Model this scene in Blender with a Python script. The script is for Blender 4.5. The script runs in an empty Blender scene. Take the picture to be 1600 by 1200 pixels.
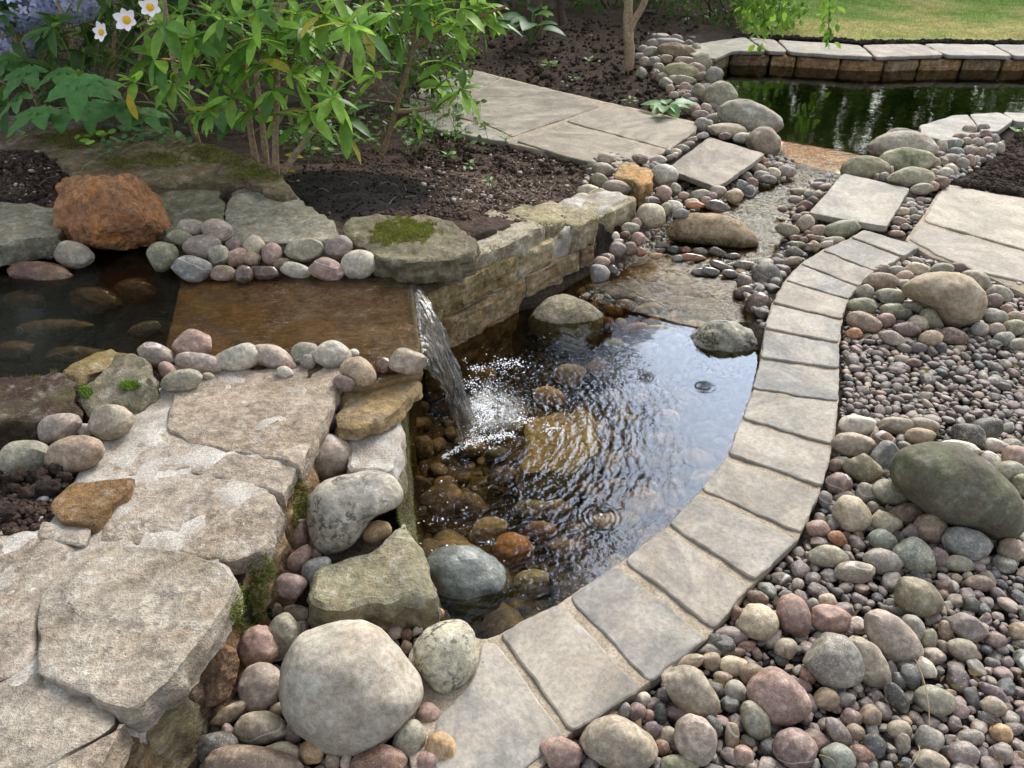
import bpy, math, random
import numpy as np
from mathutils import Vector, Matrix
from mathutils import noise as mnoise
from mathutils.geometry import delaunay_2d_cdt

random.seed(7)
RNG = np.random.default_rng(7)
SC = bpy.context.scene
COL = SC.collection

# ------------------------------------------------------------------ camera, sky, sun, exposure
PITCH = math.radians(35.0)
FPX = 1186.0
CAM_Z = 1.6
cam_data = bpy.data.cameras.new("camera")
cam = bpy.data.objects.new("camera", cam_data)
COL.objects.link(cam)
cam.location = (0, 0, CAM_Z)
cam.rotation_euler = (math.pi / 2 - PITCH, 0, 0)
cam_data.sensor_width = 36.0
cam_data.lens = 36.0 * FPX / 1600.0
cam_data.clip_start = 0.05
cam_data.clip_end = 500.0
SC.camera = cam

SUN_EL, SUN_AZ = math.radians(41), math.radians(25)     # azimuth measured from +Y towards +X
world = bpy.data.worlds.new("World")
SC.world = world
world.use_nodes = True
wn, wl = world.node_tree.nodes, world.node_tree.links
wn.clear()
w_out = wn.new("ShaderNodeOutputWorld")
w_bg = wn.new("ShaderNodeBackground")
w_sky = wn.new("ShaderNodeTexSky")
w_sky.sky_type = 'NISHITA'
w_sky.sun_disc = False
w_sky.sun_elevation = SUN_EL
w_sky.sun_rotation = SUN_AZ
w_sky.air_density = 1.0
w_sky.dust_density = 3.0
w_sky.ozone_density = 1.5
w_hs = wn.new("ShaderNodeHueSaturation")
w_hs.inputs['Saturation'].default_value = 0.36
w_bg.inputs['Strength'].default_value = 0.115
wl.new(w_sky.outputs[0], w_hs.inputs['Color'])
wl.new(w_hs.outputs[0], w_bg.inputs['Color'])
wl.new(w_bg.outputs[0], w_out.inputs[0])

sun_data = bpy.data.lights.new("sun", 'SUN')
sun_data.energy = 1.5
sun_data.angle = math.radians(29)
sun_data.color = (1.0, 0.97, 0.93)
sun = bpy.data.objects.new("sun", sun_data)
COL.objects.link(sun)
sd = Vector((math.sin(SUN_AZ) * math.cos(SUN_EL), math.cos(SUN_AZ) * math.cos(SUN_EL), math.sin(SUN_EL)))
sun.rotation_euler = sd.to_track_quat('Z', 'Y').to_euler()
sun.location = (0, 0, 20)

SC.view_settings.view_transform = 'Standard'
SC.view_settings.look = 'None'
SC.view_settings.exposure = 1.58
SC.view_settings.gamma = 1.0
SC.cycles.max_bounces = 10
SC.cycles.transparent_max_bounces = 24
SC.cycles.caustics_reflective = False
SC.cycles.caustics_refractive = False
SC.cycles.sample_clamp_indirect = 4.0

# ------------------------------------------------------------------ geometry helpers
FW = np.array((0, math.cos(PITCH), -math.sin(PITCH)))
UP = np.array((0, math.sin(PITCH), math.cos(PITCH)))
RT = np.array((1.0, 0, 0))
CAM = np.array((0, 0, CAM_Z))


def ray(px, py):
    return FW + RT * (px - 800) / FPX + UP * (600 - py) / FPX


def P(px, py, z=0.0):
    """the point of the place seen at photograph pixel (px, py) when its height above the terrace is z"""
    r = ray(px, py)
    return CAM + r * (z - CAM_Z) / r[2]


def PD(px, py, y):
    """the point seen at (px, py) at forward distance y"""
    r = ray(px, py)
    return CAM + r * (y / r[1])


def depth_of(p):
    return float(np.dot(np.asarray(p) - CAM, FW))


def XY(pts, z):
    return [tuple(P(a, b, z)[:2]) for a, b in pts]


_perm = RNG.permutation(256)
_perm = np.concatenate([_perm, _perm, _perm])
_grad = RNG.normal(size=(256, 3))
_grad /= np.linalg.norm(_grad, axis=1)[:, None]


def perlin(p):
    p = np.asarray(p, float)
    i = np.floor(p).astype(int)
    f = p - i
    i &= 255
    u = f * f * f * (f * (f * 6 - 15) + 10)
    out = 0
    for dx in (0, 1):
        for dy in (0, 1):
            for dz in (0, 1):
                h = _perm[_perm[_perm[(i[:, 0] + dx) & 255] + ((i[:, 1] + dy) & 255)] + ((i[:, 2] + dz) & 255)]
                g = _grad[h]
                d = g[:, 0] * (f[:, 0] - dx) + g[:, 1] * (f[:, 1] - dy) + g[:, 2] * (f[:, 2] - dz)
                w = (u[:, 0] if dx else 1 - u[:, 0]) * (u[:, 1] if dy else 1 - u[:, 1]) * (u[:, 2] if dz else 1 - u[:, 2])
                out = out + d * w
    return out * 1.6


def fbm(p, octaves=3, gain=0.5):
    p = np.asarray(p, float)
    s, a = 0, 1.0
    for k in range(octaves):
        s = s + a * perlin(p * (2.03 ** k) + 17.3 * k)
        a *= gain
    return s


def fbm2(x, y, sc, octaves=3, seed=0.0):
    x = np.asarray(x, float); y = np.asarray(y, float)
    q = np.stack([x.ravel() * sc + seed, y.ravel() * sc - seed, np.full(x.size, 0.37 + seed)], 1)
    return fbm(q, octaves).reshape(x.shape)


def pn(p):
    """one noise value at one point"""
    return mnoise.noise(Vector((float(p[0]), float(p[1]), float(p[2]))))


def ss(a, b, x):
    t = np.clip((np.asarray(x, float) - a) / (b - a), 0, 1)
    return t * t * (3 - 2 * t)


def ico(n):
    t = (1 + 5 ** .5) / 2
    v = np.array([(-1, t, 0), (1, t, 0), (-1, -t, 0), (1, -t, 0), (0, -1, t), (0, 1, t), (0, -1, -t), (0, 1, -t), (t, 0, -1), (t, 0, 1), (-t, 0, -1), (-t, 0, 1)], float)
    f = [(0, 11, 5), (0, 5, 1), (0, 1, 7), (0, 7, 10), (0, 10, 11), (1, 5, 9), (5, 11, 4), (11, 10, 2), (10, 7, 6), (7, 1, 8), (3, 9, 4), (3, 4, 2), (3, 2, 6), (3, 6, 8), (3, 8, 9), (4, 9, 5), (2, 4, 11), (6, 2, 10), (8, 6, 7), (9, 8, 1)]
    v = [tuple(a / np.linalg.norm(a)) for a in v]
    for _ in range(n):
        mid, nf = {}, []

        def m(a, b):
            k = (min(a, b), max(a, b))
            if k not in mid:
                c = np.add(v[a], v[b]); c /= np.linalg.norm(c)
                mid[k] = len(v); v.append(tuple(c))
            return mid[k]
        for a, b, c in f:
            ab, bc, ca = m(a, b), m(b, c), m(c, a)
            nf += [(a, ab, ca), (b, bc, ab), (c, ca, bc), (ab, bc, ca)]
        f = nf
    return np.array(v), np.array(f)


ICO = [ico(k) for k in range(6)]


def new_mesh(name, verts, faces, mat=None, smooth=True, colors=None):
    """faces: an (n,k) integer array or a list of tuples; colors: per-vertex rgb (the thing's own colour)"""
    me = bpy.data.meshes.new(name)
    verts = np.asarray(verts, np.float32)
    if isinstance(faces, np.ndarray):
        k = faces.shape[1]
        me.vertices.add(len(verts)); me.vertices.foreach_set("co", verts.ravel())
        me.loops.add(faces.size); me.loops.foreach_set("vertex_index", faces.astype(np.int32).ravel())
        me.polygons.add(len(faces)); me.polygons.foreach_set("loop_start", np.arange(0, faces.size, k, dtype=np.int32))
        me.update(calc_edges=True)
    else:
        me.from_pydata([tuple(v) for v in verts.tolist()], [], [tuple(int(i) for i in f) for f in faces])
        me.update()
    me.polygons.foreach_set("use_smooth", [bool(smooth)] * len(me.polygons))
    if colors is not None:
        at = me.color_attributes.new("Col", 'FLOAT_COLOR', 'POINT')
        c = np.ones((len(verts), 4), np.float32); c[:, :3] = colors
        at.data.foreach_set("color", c.ravel())
    if mat:
        me.materials.append(mat)
    me.validate()
    return me


def link(name, me, loc=(0, 0, 0), parent=None):
    o = bpy.data.objects.new(name, me)
    COL.objects.link(o)
    o.location = loc
    if parent is not None:
        o.parent = parent
    return o


def tag(o, label=None, cat=None, group=None, kind=None):
    if label: o["label"] = label
    if cat: o["category"] = cat
    if group: o["group"] = group
    if kind: o["kind"] = kind
    return o


def empty(name, loc, label, cat, group=None):
    o = bpy.data.objects.new(name, None)
    COL.objects.link(o)
    o.location = tuple(loc)
    return tag(o, label, cat, group)


def centred(name, verts, faces, mat, parent=None, smooth=True, colors=None):
    """a mesh object whose origin sits under its middle (relative to its parent's origin)"""
    verts = np.asarray(verts, float)
    c = verts.mean(0); c[2] = verts[:, 2].min()
    me = new_mesh(name, verts - c, faces, mat, smooth, colors)
    if parent is not None:
        return link(name, me, tuple(c - np.array(parent.location)), parent)
    return link(name, me, tuple(c))


def inside(poly, x, y):
    x = np.asarray(x, float); y = np.asarray(y, float)
    r = np.zeros(x.shape, bool)
    n = len(poly)
    for i in range(n):
        x1, y1 = poly[i]; x2, y2 = poly[(i + 1) % n]
        c = ((y1 > y) != (y2 > y))
        with np.errstate(divide='ignore', invalid='ignore'):
            xi = (x2 - x1) * (y - y1) / (y2 - y1 + 1e-12) + x1
        r ^= c & (x < xi)
    return r


def sdist(poly, x, y):
    """signed distance to a polygon, positive inside"""
    x = np.asarray(x, float); y = np.asarray(y, float)
    d = np.full(x.shape, 1e9)
    n = len(poly)
    for i in range(n):
        x1, y1 = poly[i]; x2, y2 = poly[(i + 1) % n]
        ex, ey = x2 - x1, y2 - y1
        t = np.clip(((x - x1) * ex + (y - y1) * ey) / (ex * ex + ey * ey + 1e-12), 0, 1)
        d = np.minimum(d, np.hypot(x - x1 - t * ex, y - y1 - t * ey))
    return np.where(inside(poly, x, y), d, -d)


def ccw(poly):
    a = sum(poly[i][0] * poly[(i + 1) % len(poly)][1] - poly[(i + 1) % len(poly)][0] * poly[i][1] for i in range(len(poly)))
    return poly if a > 0 else poly[::-1]


def resample(poly, step, closed=True):
    out = []
    n = len(poly)
    for i in range(n if closed else n - 1):
        a = np.array(poly[i], float); b = np.array(poly[(i + 1) % n], float)
        k = max(1, int(round(np.linalg.norm(b - a) / step)))
        for j in range(k):
            out.append(a + (b - a) * j / k)
    if not closed:
        out.append(np.array(poly[-1], float))
    return np.array(out)


def smooth_ring(r, times=1):
    for _ in range(times):
        r = 0.5 * r + 0.25 * (np.roll(r, 1, 0) + np.roll(r, -1, 0))
    return r


def slab_geo(poly, ztop, thick, res=0.02, bevel=0.006, rough=0.003, side=0.004, seed=0.0, wob=0.004, soften=1, batter=0.0, rsc=9.0):
    """a split stone: an uneven top following ztop(x, y), worn edges, rough sides"""
    poly = ccw([tuple(p) for p in poly])
    b = smooth_ring(resample(poly, res), soften)
    zt = ztop if callable(ztop) else (lambda x, y: np.full(np.shape(x), float(ztop)))
    t = np.roll(b, -1, 0) - np.roll(b, 1, 0)
    t /= np.linalg.norm(t, axis=1)[:, None] + 1e-9
    nrm = np.stack([t[:, 1], -t[:, 0]], 1)
    nz = fbm(np.stack([b[:, 0] * 14, b[:, 1] * 14, np.full(len(b), seed)], 1), 3)
    b = b + nrm * (nz * wob)[:, None]
    n = len(b)

    def top(x, y):
        return zt(x, y) + rough * fbm2(x, y, rsc, 4, seed)
    rin = b - nrm * bevel
    verts = []
    rings = []
    cdt_v = [Vector((float(p[0]), float(p[1]))) for p in rin]
    mn, mx = rin.min(0), rin.max(0)
    gx, gy = np.meshgrid(np.arange(mn[0], mx[0], res), np.arange(mn[1], mx[1], res))
    gx = gx.ravel() + RNG.uniform(-.25, .25, gx.size) * res; gy = gy.ravel() + RNG.uniform(-.25, .25, gy.size) * res
    k = sdist([tuple(p) for p in rin], gx, gy) > res * 0.6
    cdt_v += [Vector((float(a), float(c))) for a, c in zip(gx[k], gy[k])]
    res_ = delaunay_2d_cdt(cdt_v, [(i, (i + 1) % n) for i in range(n)], [], 1, 1e-6)
    vv = np.array([(v.x, v.y) for v in res_[0]])
    orig = res_[3]
    m = {}
    for i, o in enumerate(orig):
        for q in o:
            m[q] = i
    tv = np.column_stack([vv, top(vv[:, 0], vv[:, 1])])
    faces = [tuple(f) for f in res_[2]]
    faces = [f if ((vv[f[1]][0] - vv[f[0]][0]) * (vv[f[2]][1] - vv[f[0]][1]) - (vv[f[1]][1] - vv[f[0]][1]) * (vv[f[2]][0] - vv[f[0]][0])) > 0 else f[::-1] for f in faces]
    verts = [tv]
    off = len(tv)
    prev = [m.get(i, 0) for i in range(n)]
    levels = max(2, int(round(thick / max(res, 0.012))))
    for l in range(levels + 1):
        if l == 0:
            ring = b - nrm * (bevel * 0.25); dz = bevel * 0.55
        else:
            h = l / levels
            sn = fbm(np.stack([b[:, 0] * 16, b[:, 1] * 16, np.full(n, seed + h * thick * 16)], 1), 3)
            ring = b + nrm * (sn * side - (bevel * .8 if l == levels else 0) + batter * h)[:, None]
            dz = bevel + (thick - bevel) * h
        z = top(ring[:, 0], ring[:, 1]) - dz
        verts.append(np.column_stack([ring, z]))
        cur = list(range(off, off + n)); off += n
        for i in range(n):
            j = (i + 1) % n
            faces.append((prev[j], prev[i], cur[i], cur[j]))
        prev = cur
    faces.append(tuple(prev[::-1]))
    return np.concatenate(verts), faces


def stone_geo(a, b, c, seed, lumps=0.06, power=2.3, facets=0, sub=3, outline=None, fine=0.0, rotn=None):
    """a pebble or boulder with half axes a (across), b (up), c (deep); outline gives its own silhouette radius by angle"""
    d, f = ICO[sub]
    rs = np.random.default_rng(int(seed * 1000) % 2 ** 31)
    th = rs.uniform(0, math.pi / 2) if rotn is None else rotn
    R = np.array(((math.cos(th), -math.sin(th), 0), (math.sin(th), math.cos(th), 0), (0, 0, 1)))
    q = np.abs(d @ R.T)
    v = d / (q ** power).sum(1)[:, None] ** (1 / power)
    if outline is not None:
        ang = np.arctan2(d[:, 1], d[:, 0])
        cs = np.hypot(d[:, 0], d[:, 1])
        rr = np.interp(ang, outline[0], outline[1], period=2 * math.pi)
        fl = np.minimum(cs * 1.0, 1.0) ** 0.8
        v = np.stack([rr * np.cos(ang) * fl, rr * np.sin(ang) * fl, d[:, 2] * c], 1)
        m = (a + b) / 2
    else:
        # slightly egg-shaped
        e = rs.uniform(-.16, .16, 2)
        v = v * np.stack([1 + e[0] * v[:, 1], 1 + e[1] * v[:, 0], np.ones(len(v))], 1)
        v = v * np.array((a, b, c))
        m = (a + b) / 2
    ln = fbm(d * 1.3 + seed, 2)
    v = v * (1 + lumps * ln)[:, None]
    for _ in range(facets):
        nrm = rs.normal(size=3); nrm[2] = abs(nrm[2]) * rs.choice([-1, 1]); nrm /= np.linalg.norm(nrm)
        s = v @ nrm
        lim = s.max() * rs.uniform(.62, .88)
        v = v - np.outer(np.maximum(s - lim, 0) * .88, nrm)
    if fine:
        v = v * (1 + fine * fbm(v / m * 3.2 + seed * 3, 4, .55))[:, None]
    return v, f
# ------------------------------------------------------------------ materials
def lin(c):
    return tuple(((x / 12.92) if x <= 0.04045 else ((x + 0.055) / 1.055) ** 2.4) for x in c[:3])


class NT:
    def __init__(s, name):
        s.m = bpy.data.materials.new(name); s.m.use_nodes = True
        s.n = s.m.node_tree.nodes; s.l = s.m.node_tree.links
        s.n.clear()
        s.out = s.n.new("ShaderNodeOutputMaterial")

    def node(s, t, **kw):
        nd = s.n.new(t)
        for k, v in kw.items():
            if hasattr(nd, k) and k not in nd.inputs: setattr(nd, k, v)
            else: s.set(nd.inputs[k], v)
        return nd

    def set(s, sock, v):
        if isinstance(v, bpy.types.NodeSocket): s.l.new(v, sock)
        elif isinstance(v, (tuple, list)) and len(v) == 3 and sock.type == 'RGBA': sock.default_value = (*v, 1)
        else: sock.default_value = v

    def noise(s, vec, scale, detail=3, rough=.55, dist=0.0):
        return s.node("ShaderNodeTexNoise", Vector=vec, Scale=scale, Detail=detail, Roughness=rough, Distortion=dist).outputs[0]

    def ramp(s, v, lo, hi, a=0.0, b=1.0):
        nd = s.node("ShaderNodeMapRange", clamp=True, interpolation_type='SMOOTHSTEP')
        s.set(nd.inputs[0], v)
        for i, x in enumerate((lo, hi, a, b)): s.set(nd.inputs[i + 1], x)
        return nd.outputs[0]

    def math(s, op, a, b=0.0, c=0.0):
        nd = s.node("ShaderNodeMath", operation=op)
        s.set(nd.inputs[0], a); s.set(nd.inputs[1], b); s.set(nd.inputs[2], c)
        return nd.outputs[0]

    def vmath(s, op, a, b=(0, 0, 0)):
        nd = s.node("ShaderNodeVectorMath", operation=op)
        s.set(nd.inputs[0], a); s.set(nd.inputs[1], b)
        return nd.outputs[1] if op in ('LENGTH', 'DISTANCE', 'DOT_PRODUCT') else nd.outputs[0]

    def mix(s, f, a, b, blend='MIX'):
        nd = s.node("ShaderNodeMix", data_type='RGBA', blend_type=blend)
        s.set(nd.inputs[0], f); s.set(nd.inputs[6], a); s.set(nd.inputs[7], b)
        return nd.outputs[2]

    def gain(s, col, v):
        nd = s.node("ShaderNodeVectorMath", operation='SCALE')
        s.set(nd.inputs[0], col); s.set(nd.inputs[3], v)
        return nd.outputs[0]

    def bump(s, h, strength, dist, normal=None):
        nd = s.node("ShaderNodeBump", Strength=strength, Distance=dist, Height=h)
        if normal is not None: s.set(nd.inputs['Normal'], normal)
        return nd.outputs[0]

    def done(s, sh):
        s.l.new(sh, s.out.inputs[0]); return s.m

    def principled(s, **kw):
        nd = s.n.new("ShaderNodeBsdfPrincipled")
        for k, v in kw.items(): s.set(nd.inputs[k.replace('_', ' ')], v)
        return nd.outputs[0]


def own_coords(t):
    tc = t.node("ShaderNodeTexCoord").outputs['Object']
    oi = t.node("ShaderNodeObjectInfo")
    r = t.math('MULTIPLY', oi.outputs['Random'], 61.0)
    cmb = t.node("ShaderNodeCombineXYZ", X=r, Y=t.math('MULTIPLY', r, 1.7), Z=t.math('MULTIPLY', r, .6)).outputs[0]
    return t.vmath('ADD', tc, cmb), oi


def make_pebble(name, wet=False, speck=0.35, island=False):
    t = NT(name)
    if island:
        co = t.node("ShaderNodeTexCoord").outputs['Object']
        base = t.node("ShaderNodeVertexColor", layer_name="Col").outputs[0]
        speck_amt = speck
    else:
        co, oi = own_coords(t)
        base = oi.outputs['Color']
        speck_amt = t.math('MULTIPLY', oi.outputs['Alpha'], speck * 2)
    n1 = t.noise(co, 16, 5, .6, .4)
    n2 = t.noise(co, 46, 4, .65)
    n3 = t.noise(co, 260, 2, .6)
    warm = t.mix(t.math('MULTIPLY', t.ramp(n1, .45, .7), .4), base, t.mix(.6, base, (0.30, .21, .13)))
    pale = t.mix(t.math('MULTIPLY', t.ramp(n2, .52, .68), .38), warm, t.mix(.5, warm, (.55, .52, .47)))
    n5 = t.noise(t.vmath('ADD', co, (2.2, .7, 5.1)), 105, 4, .7)
    val = t.math('MULTIPLY', t.math('MULTIPLY', t.ramp(n1, .28, .72, .74, 1.2), t.ramp(n2, .3, .7, .76, 1.18)), t.ramp(n5, .32, .68, .78, 1.2))
    col = t.gain(pale, val)
    sp = t.math('MULTIPLY', t.ramp(n3, .56, .68), speck_amt)
    col = t.mix(sp, col, t.gain(col, .38))
    sp2 = t.math('MULTIPLY', t.ramp(t.noise(t.vmath('ADD', co, (3.1, 7.7, 1.3)), 330, 1), .62, .72), speck_amt)
    col = t.mix(sp2, col, (.6, .58, .53))
    if not island:
        vn = t.noise(t.vmath('MULTIPLY', co, (1, .5, 2.2)), 5, 2, .4, .1)
        vein = t.math('MULTIPLY', t.ramp(t.math('ABSOLUTE', t.math('SUBTRACT', vn, .5)), .011, .003), t.ramp(oi.outputs['Random'], .80, .84))
        col = t.mix(t.math('MULTIPLY', vein, .65), col, (.55, .53, .49))
    if wet: col = t.gain(col, .62)
    bmp = t.bump(t.math('ADD', n2, t.math('ADD', t.math('MULTIPLY', n3, .3), t.math('MULTIPLY', n5, .5))), .5, .0026)
    ro = (.12 if wet else t.ramp(n2, .3, .7, .5, .72))
    return t.done(t.principled(Base_Color=col, Roughness=ro, Normal=bmp, Specular_IOR_Level=.6 if wet else .35))


def make_rock(name, sc=1.0, stain=(0.36, .2, .08), stain_amt=.5, lichen=.35, moss=0.0, dark=.5, spk=.4, bumpk=1.0, band=0.0, wet=0.0, blotch=0.0):
    t = NT(name)
    co, oi = own_coords(t)
    base = oi.outputs['Color']
    n1 = t.noise(co, 5 * sc, 6, .62, .6)
    n2 = t.noise(t.vmath('ADD', co, (5, 2, 9)), 13 * sc, 6, .65, .3)
    n3 = t.noise(co, 55, 5, .7)
    n4 = t.noise(co, 230, 3, .6)
    col = t.mix(t.math('MULTIPLY', t.ramp(n1, .48, .66), stain_amt), base, stain)
    col = t.mix(t.math('MULTIPLY', t.ramp(n2, .53, .68), lichen), col, (.44, .43, .38))
    col = t.gain(col, t.math('MULTIPLY', t.ramp(n2, .28, .6, 1 - dark * .6, 1.1), t.ramp(n3, .3, .7, .72, 1.2)))
    if blotch:
        nb_ = t.noise(t.vmath('ADD', co, (9, 4, 6)), 34 * sc, 4, .7, .4)
        pt = t.ramp(t.noise(t.vmath('ADD', co, (2, 6, 1)), 4 * sc, 3), .42, .58)
        col = t.mix(t.math('MULTIPLY', t.math('MULTIPLY', t.ramp(nb_, .50, .57), pt), blotch), col, (.05, .05, .045))
    if band:
        bz = t.vmath('MULTIPLY', co, (1.5, 1.5, 14))
        col = t.gain(col, t.ramp(t.noise(bz, 4, 5, .6), .35, .65, 1 - band, 1 + band * .5))
    col = t.mix(t.math('MULTIPLY', t.ramp(n4, .57, .7), spk), col, t.gain(col, .35))
    col = t.mix(t.math('MULTIPLY', t.ramp(n4, .30, .40, 1, 0), spk * .5), col, (.5, .48, .43))
    if moss:
        geo = t.node("ShaderNodeNewGeometry").outputs['Normal']
        nz = t.node("ShaderNodeSeparateXYZ", Vector=geo).outputs[2]
        mk = t.math('MULTIPLY', t.ramp(t.noise(t.vmath('ADD', co, (1, 8, 3)), 8, 5, .65), .5 - .1 * moss, .62), t.ramp(nz, -.1, .5, .35, 1.0))
        col = t.mix(t.math('MULTIPLY', mk, min(1, moss)), col, t.mix(t.noise(co, 70, 3), (.05, .06, .012), (.16, .17, .05)))
    h = t.math('ADD', t.math('MULTIPLY', n2, 1.2), t.math('ADD', t.math('MULTIPLY', n3, .9), t.math('MULTIPLY', n4, .35)))
    bmp = t.bump(h, .8 * bumpk, .009)
    return t.done(t.principled(Base_Color=col, Roughness=.2 if wet else .82, Normal=bmp, Specular_IOR_Level=.5 if wet else .25))


def make_flag(name):
    """riven sandstone paving"""
    t = NT(name)
    co, oi = own_coords(t)
    base = oi.outputs['Color']
    vr = t.node("ShaderNodeVectorRotate", rotation_type='Z_AXIS'); t.set(vr.inputs['Vector'], co); t.set(vr.inputs['Angle'], t.math('MULTIPLY', oi.outputs['Random'], 40.0))
    co = vr.outputs[0]
    st = t.vmath('MULTIPLY', co, (1.0, 1.7, 1.0))
    n1 = t.noise(st, 2.6, 7, .64, 1.2)
    n2 = t.noise(t.vmath('ADD', co, (4, 1, 2)), 10, 6, .7, .5)
    n3 = t.noise(co, 70, 4, .7)
    n4 = t.noise(co, 300, 2)
    col = t.mix(t.ramp(n1, .35, .65), t.gain(base, .84), t.mix(.4, base, (.47, .41, .32)))
    col = t.mix(t.math('MULTIPLY', t.ramp(n2, .56, .7), .5), col, (.24, .235, .24))
    col = t.mix(t.math('MULTIPLY', t.ramp(n2, .44, .33), .4), col, (.42, .33, .24))
    col = t.gain(col, t.math('MULTIPLY', t.ramp(n3, .32, .68, .82, 1.14), t.ramp(n2, .3, .7, .80, 1.12)))
    col = t.mix(t.math('MULTIPLY', t.ramp(n4, .66, .74), .5), col, t.gain(col, .4))
    pit = t.node("ShaderNodeTexVoronoi", Vector=co, Scale=34.0, Randomness=1.0).outputs[0]
    pm = t.math('MULTIPLY', t.ramp(pit, .13, .06), t.ramp(n2, .5, .56))
    col = t.mix(t.math('MULTIPLY', pm, .7), col, t.gain(col, .35))
    # riven steps along the bedding
    step = t.node("ShaderNodeMath", operation='SNAP'); t.set(step.inputs[0], n1); step.inputs[1].default_value = .06
    h = t.math('ADD', t.math('MULTIPLY', step.outputs[0], 3.0), t.math('ADD', t.math('MULTIPLY', n2, .7), t.math('MULTIPLY', n3, .4)))
    bmp = t.bump(h, .7, .005)
    return t.done(t.principled(Base_Color=col, Roughness=.75, Normal=bmp, Specular_IOR_Level=.3))


def make_mortar(name, a, b, sc=1.0):
    t = NT(name)
    co = t.node("ShaderNodeTexCoord").outputs['Object']
    n1 = t.noise(co, 9 * sc, 5, .6, .4); n2 = t.noise(co, 160, 4, .75); n3 = t.noise(co, 420, 2)
    col = t.mix(t.ramp(n1, .35, .65), a, b)
    col = t.gain(col, t.ramp(n2, .3, .7, .62, 1.25))
    return t.done(t.principled(Base_Color=col, Roughness=.9, Normal=t.bump(t.math('ADD', n2, t.math('MULTIPLY', n3, .6)), .9, .004), Specular_IOR_Level=.2))


def make_soil(name):
    t = NT(name)
    co = t.node("ShaderNodeTexCoord").outputs['Object']
    base = t.node("ShaderNodeVertexColor", layer_name="Col").outputs[0]
    n1 = t.noise(co, 6, 5, .6, .5); n2 = t.noise(co, 45, 6, .7, .3); n3 = t.noise(co, 190, 4, .7)
    col = t.gain(base, t.math('MULTIPLY', t.ramp(n1, .3, .7, .7, 1.3), t.ramp(n2, .3, .7, .55, 1.45)))
    col = t.mix(t.math('MULTIPLY', t.ramp(n3, .66, .76), .35), col, t.gain(t.mix(.5, base, (.3, .24, .18)), 1.6))
    h = t.math('ADD', t.math('MULTIPLY', n2, 1.4), t.math('MULTIPLY', n3, .6))
    return t.done(t.principled(Base_Color=col, Roughness=.95, Normal=t.bump(h, 1.0, .02), Specular_IOR_Level=.1))


def make_leaf(name, trans=.42, rough=.42):
    t = NT(name)
    co = t.node("ShaderNodeTexCoord").outputs['Object']
    base = t.node("ShaderNodeVertexColor", layer_name="Col").outputs[0]
    n1 = t.noise(co, 30, 3)
    col = t.gain(base, t.ramp(n1, .3, .7, .8, 1.2))
    pr = t.principled(Base_Color=col, Roughness=rough, Specular_IOR_Level=.3)
    tr = t.node("ShaderNodeBsdfTranslucent", Color=t.gain(t.mix(.35, col, (.25, .4, .03)), 1.3)).outputs[0]
    mx = t.node("ShaderNodeMixShader"); mx.inputs[0].default_value = trans
    t.l.new(pr, mx.inputs[1]); t.l.new(tr, mx.inputs[2])
    return t.done(mx.outputs[0])


def make_plain(name, rough=.6, noise_sc=40, amp=.25, spec=.3, bumpd=.002):
    t = NT(name)
    co = t.node("ShaderNodeTexCoord").outputs['Object']
    base = t.node("ShaderNodeObjectInfo").outputs['Color']
    n = t.noise(co, noise_sc, 5, .65)
    return t.done(t.principled(Base_Color=t.gain(base, t.ramp(n, .3, .7, 1 - amp, 1 + amp)), Roughness=rough, Specular_IOR_Level=spec, Normal=t.bump(n, .5, bumpd)))


def make_water(name, height_fn, tint, amp, dist=1.0, rough=.01, ior=1.33, absorb=None, glint=(1, 1, 1)):
    """clear water: mirrors by Fresnel, the mirrored light coloured and dimmed by glint; tint sets what passes"""
    t = NT(name)
    co = t.node("ShaderNodeTexCoord").outputs['Object']
    h = height_fn(t, co)
    nb = t.bump(h, 1.0, amp)
    fr = t.node("ShaderNodeFresnel", IOR=ior, Normal=nb).outputs[0]
    gl = t.node("ShaderNodeBsdfGlossy", Color=glint, Roughness=rough, Normal=nb).outputs[0]
    tr = t.node("ShaderNodeBsdfTransparent", Color=tint).outputs[0]
    mx = t.node("ShaderNodeMixShader"); t.l.new(fr, mx.inputs[0]); t.l.new(tr, mx.inputs[1]); t.l.new(gl, mx.inputs[2])
    if absorb:
        va = t.node("ShaderNodeVolumeAbsorption", Color=absorb[0], Density=absorb[1]).outputs[0]
        t.l.new(va, t.out.inputs[1])
    return t.done(mx.outputs[0])


M_PEB = make_pebble("river_pebble")
M_PEBW = make_pebble("wet_pebble", wet=True)
M_PEBI = make_pebble("gravel_pebble", island=True, speck=.3)
M_BOULD = make_rock("boulder_stone", 1.2, stain=(.30, .22, .14), stain_amt=.35, lichen=.5, dark=.35, spk=.45, bumpk=.35)
M_MOSSB = make_rock("algae_boulder", 1.0, stain=(.075, .095, .035), stain_amt=.7, lichen=.2, dark=.4, spk=.3, bumpk=.35)
M_SPECK = make_rock("speckled_boulder", 1.6, stain=(.20, .20, .19), stain_amt=.5, lichen=.6, dark=.3, spk=.6, bumpk=.5, blotch=.85)
M_ORANGE = make_rock("rust_sandstone", 1.6, stain=(.52, .22, .06), stain_amt=.8, lichen=.05, dark=.75, spk=.5, bumpk=1.8, blotch=.5)
M_SAND = make_rock("sandstone", 1.3, stain=(.27, .2, .12), stain_amt=.5, lichen=.5, dark=.55, spk=.3, bumpk=1.6, band=.12, blotch=.4)
M_SANDG = make_rock("weathered_sandstone", .9, stain=(.22, .22, .11), stain_amt=.5, lichen=.5, dark=.6, spk=.5, bumpk=1.6, band=.12, blotch=.35)
M_SANDM = make_rock("mossy_sandstone", 1.3, stain=(.20, .2, .10), stain_amt=.2, lichen=.3, moss=.32, dark=.7, spk=.5, bumpk=1.7, band=.25)
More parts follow.
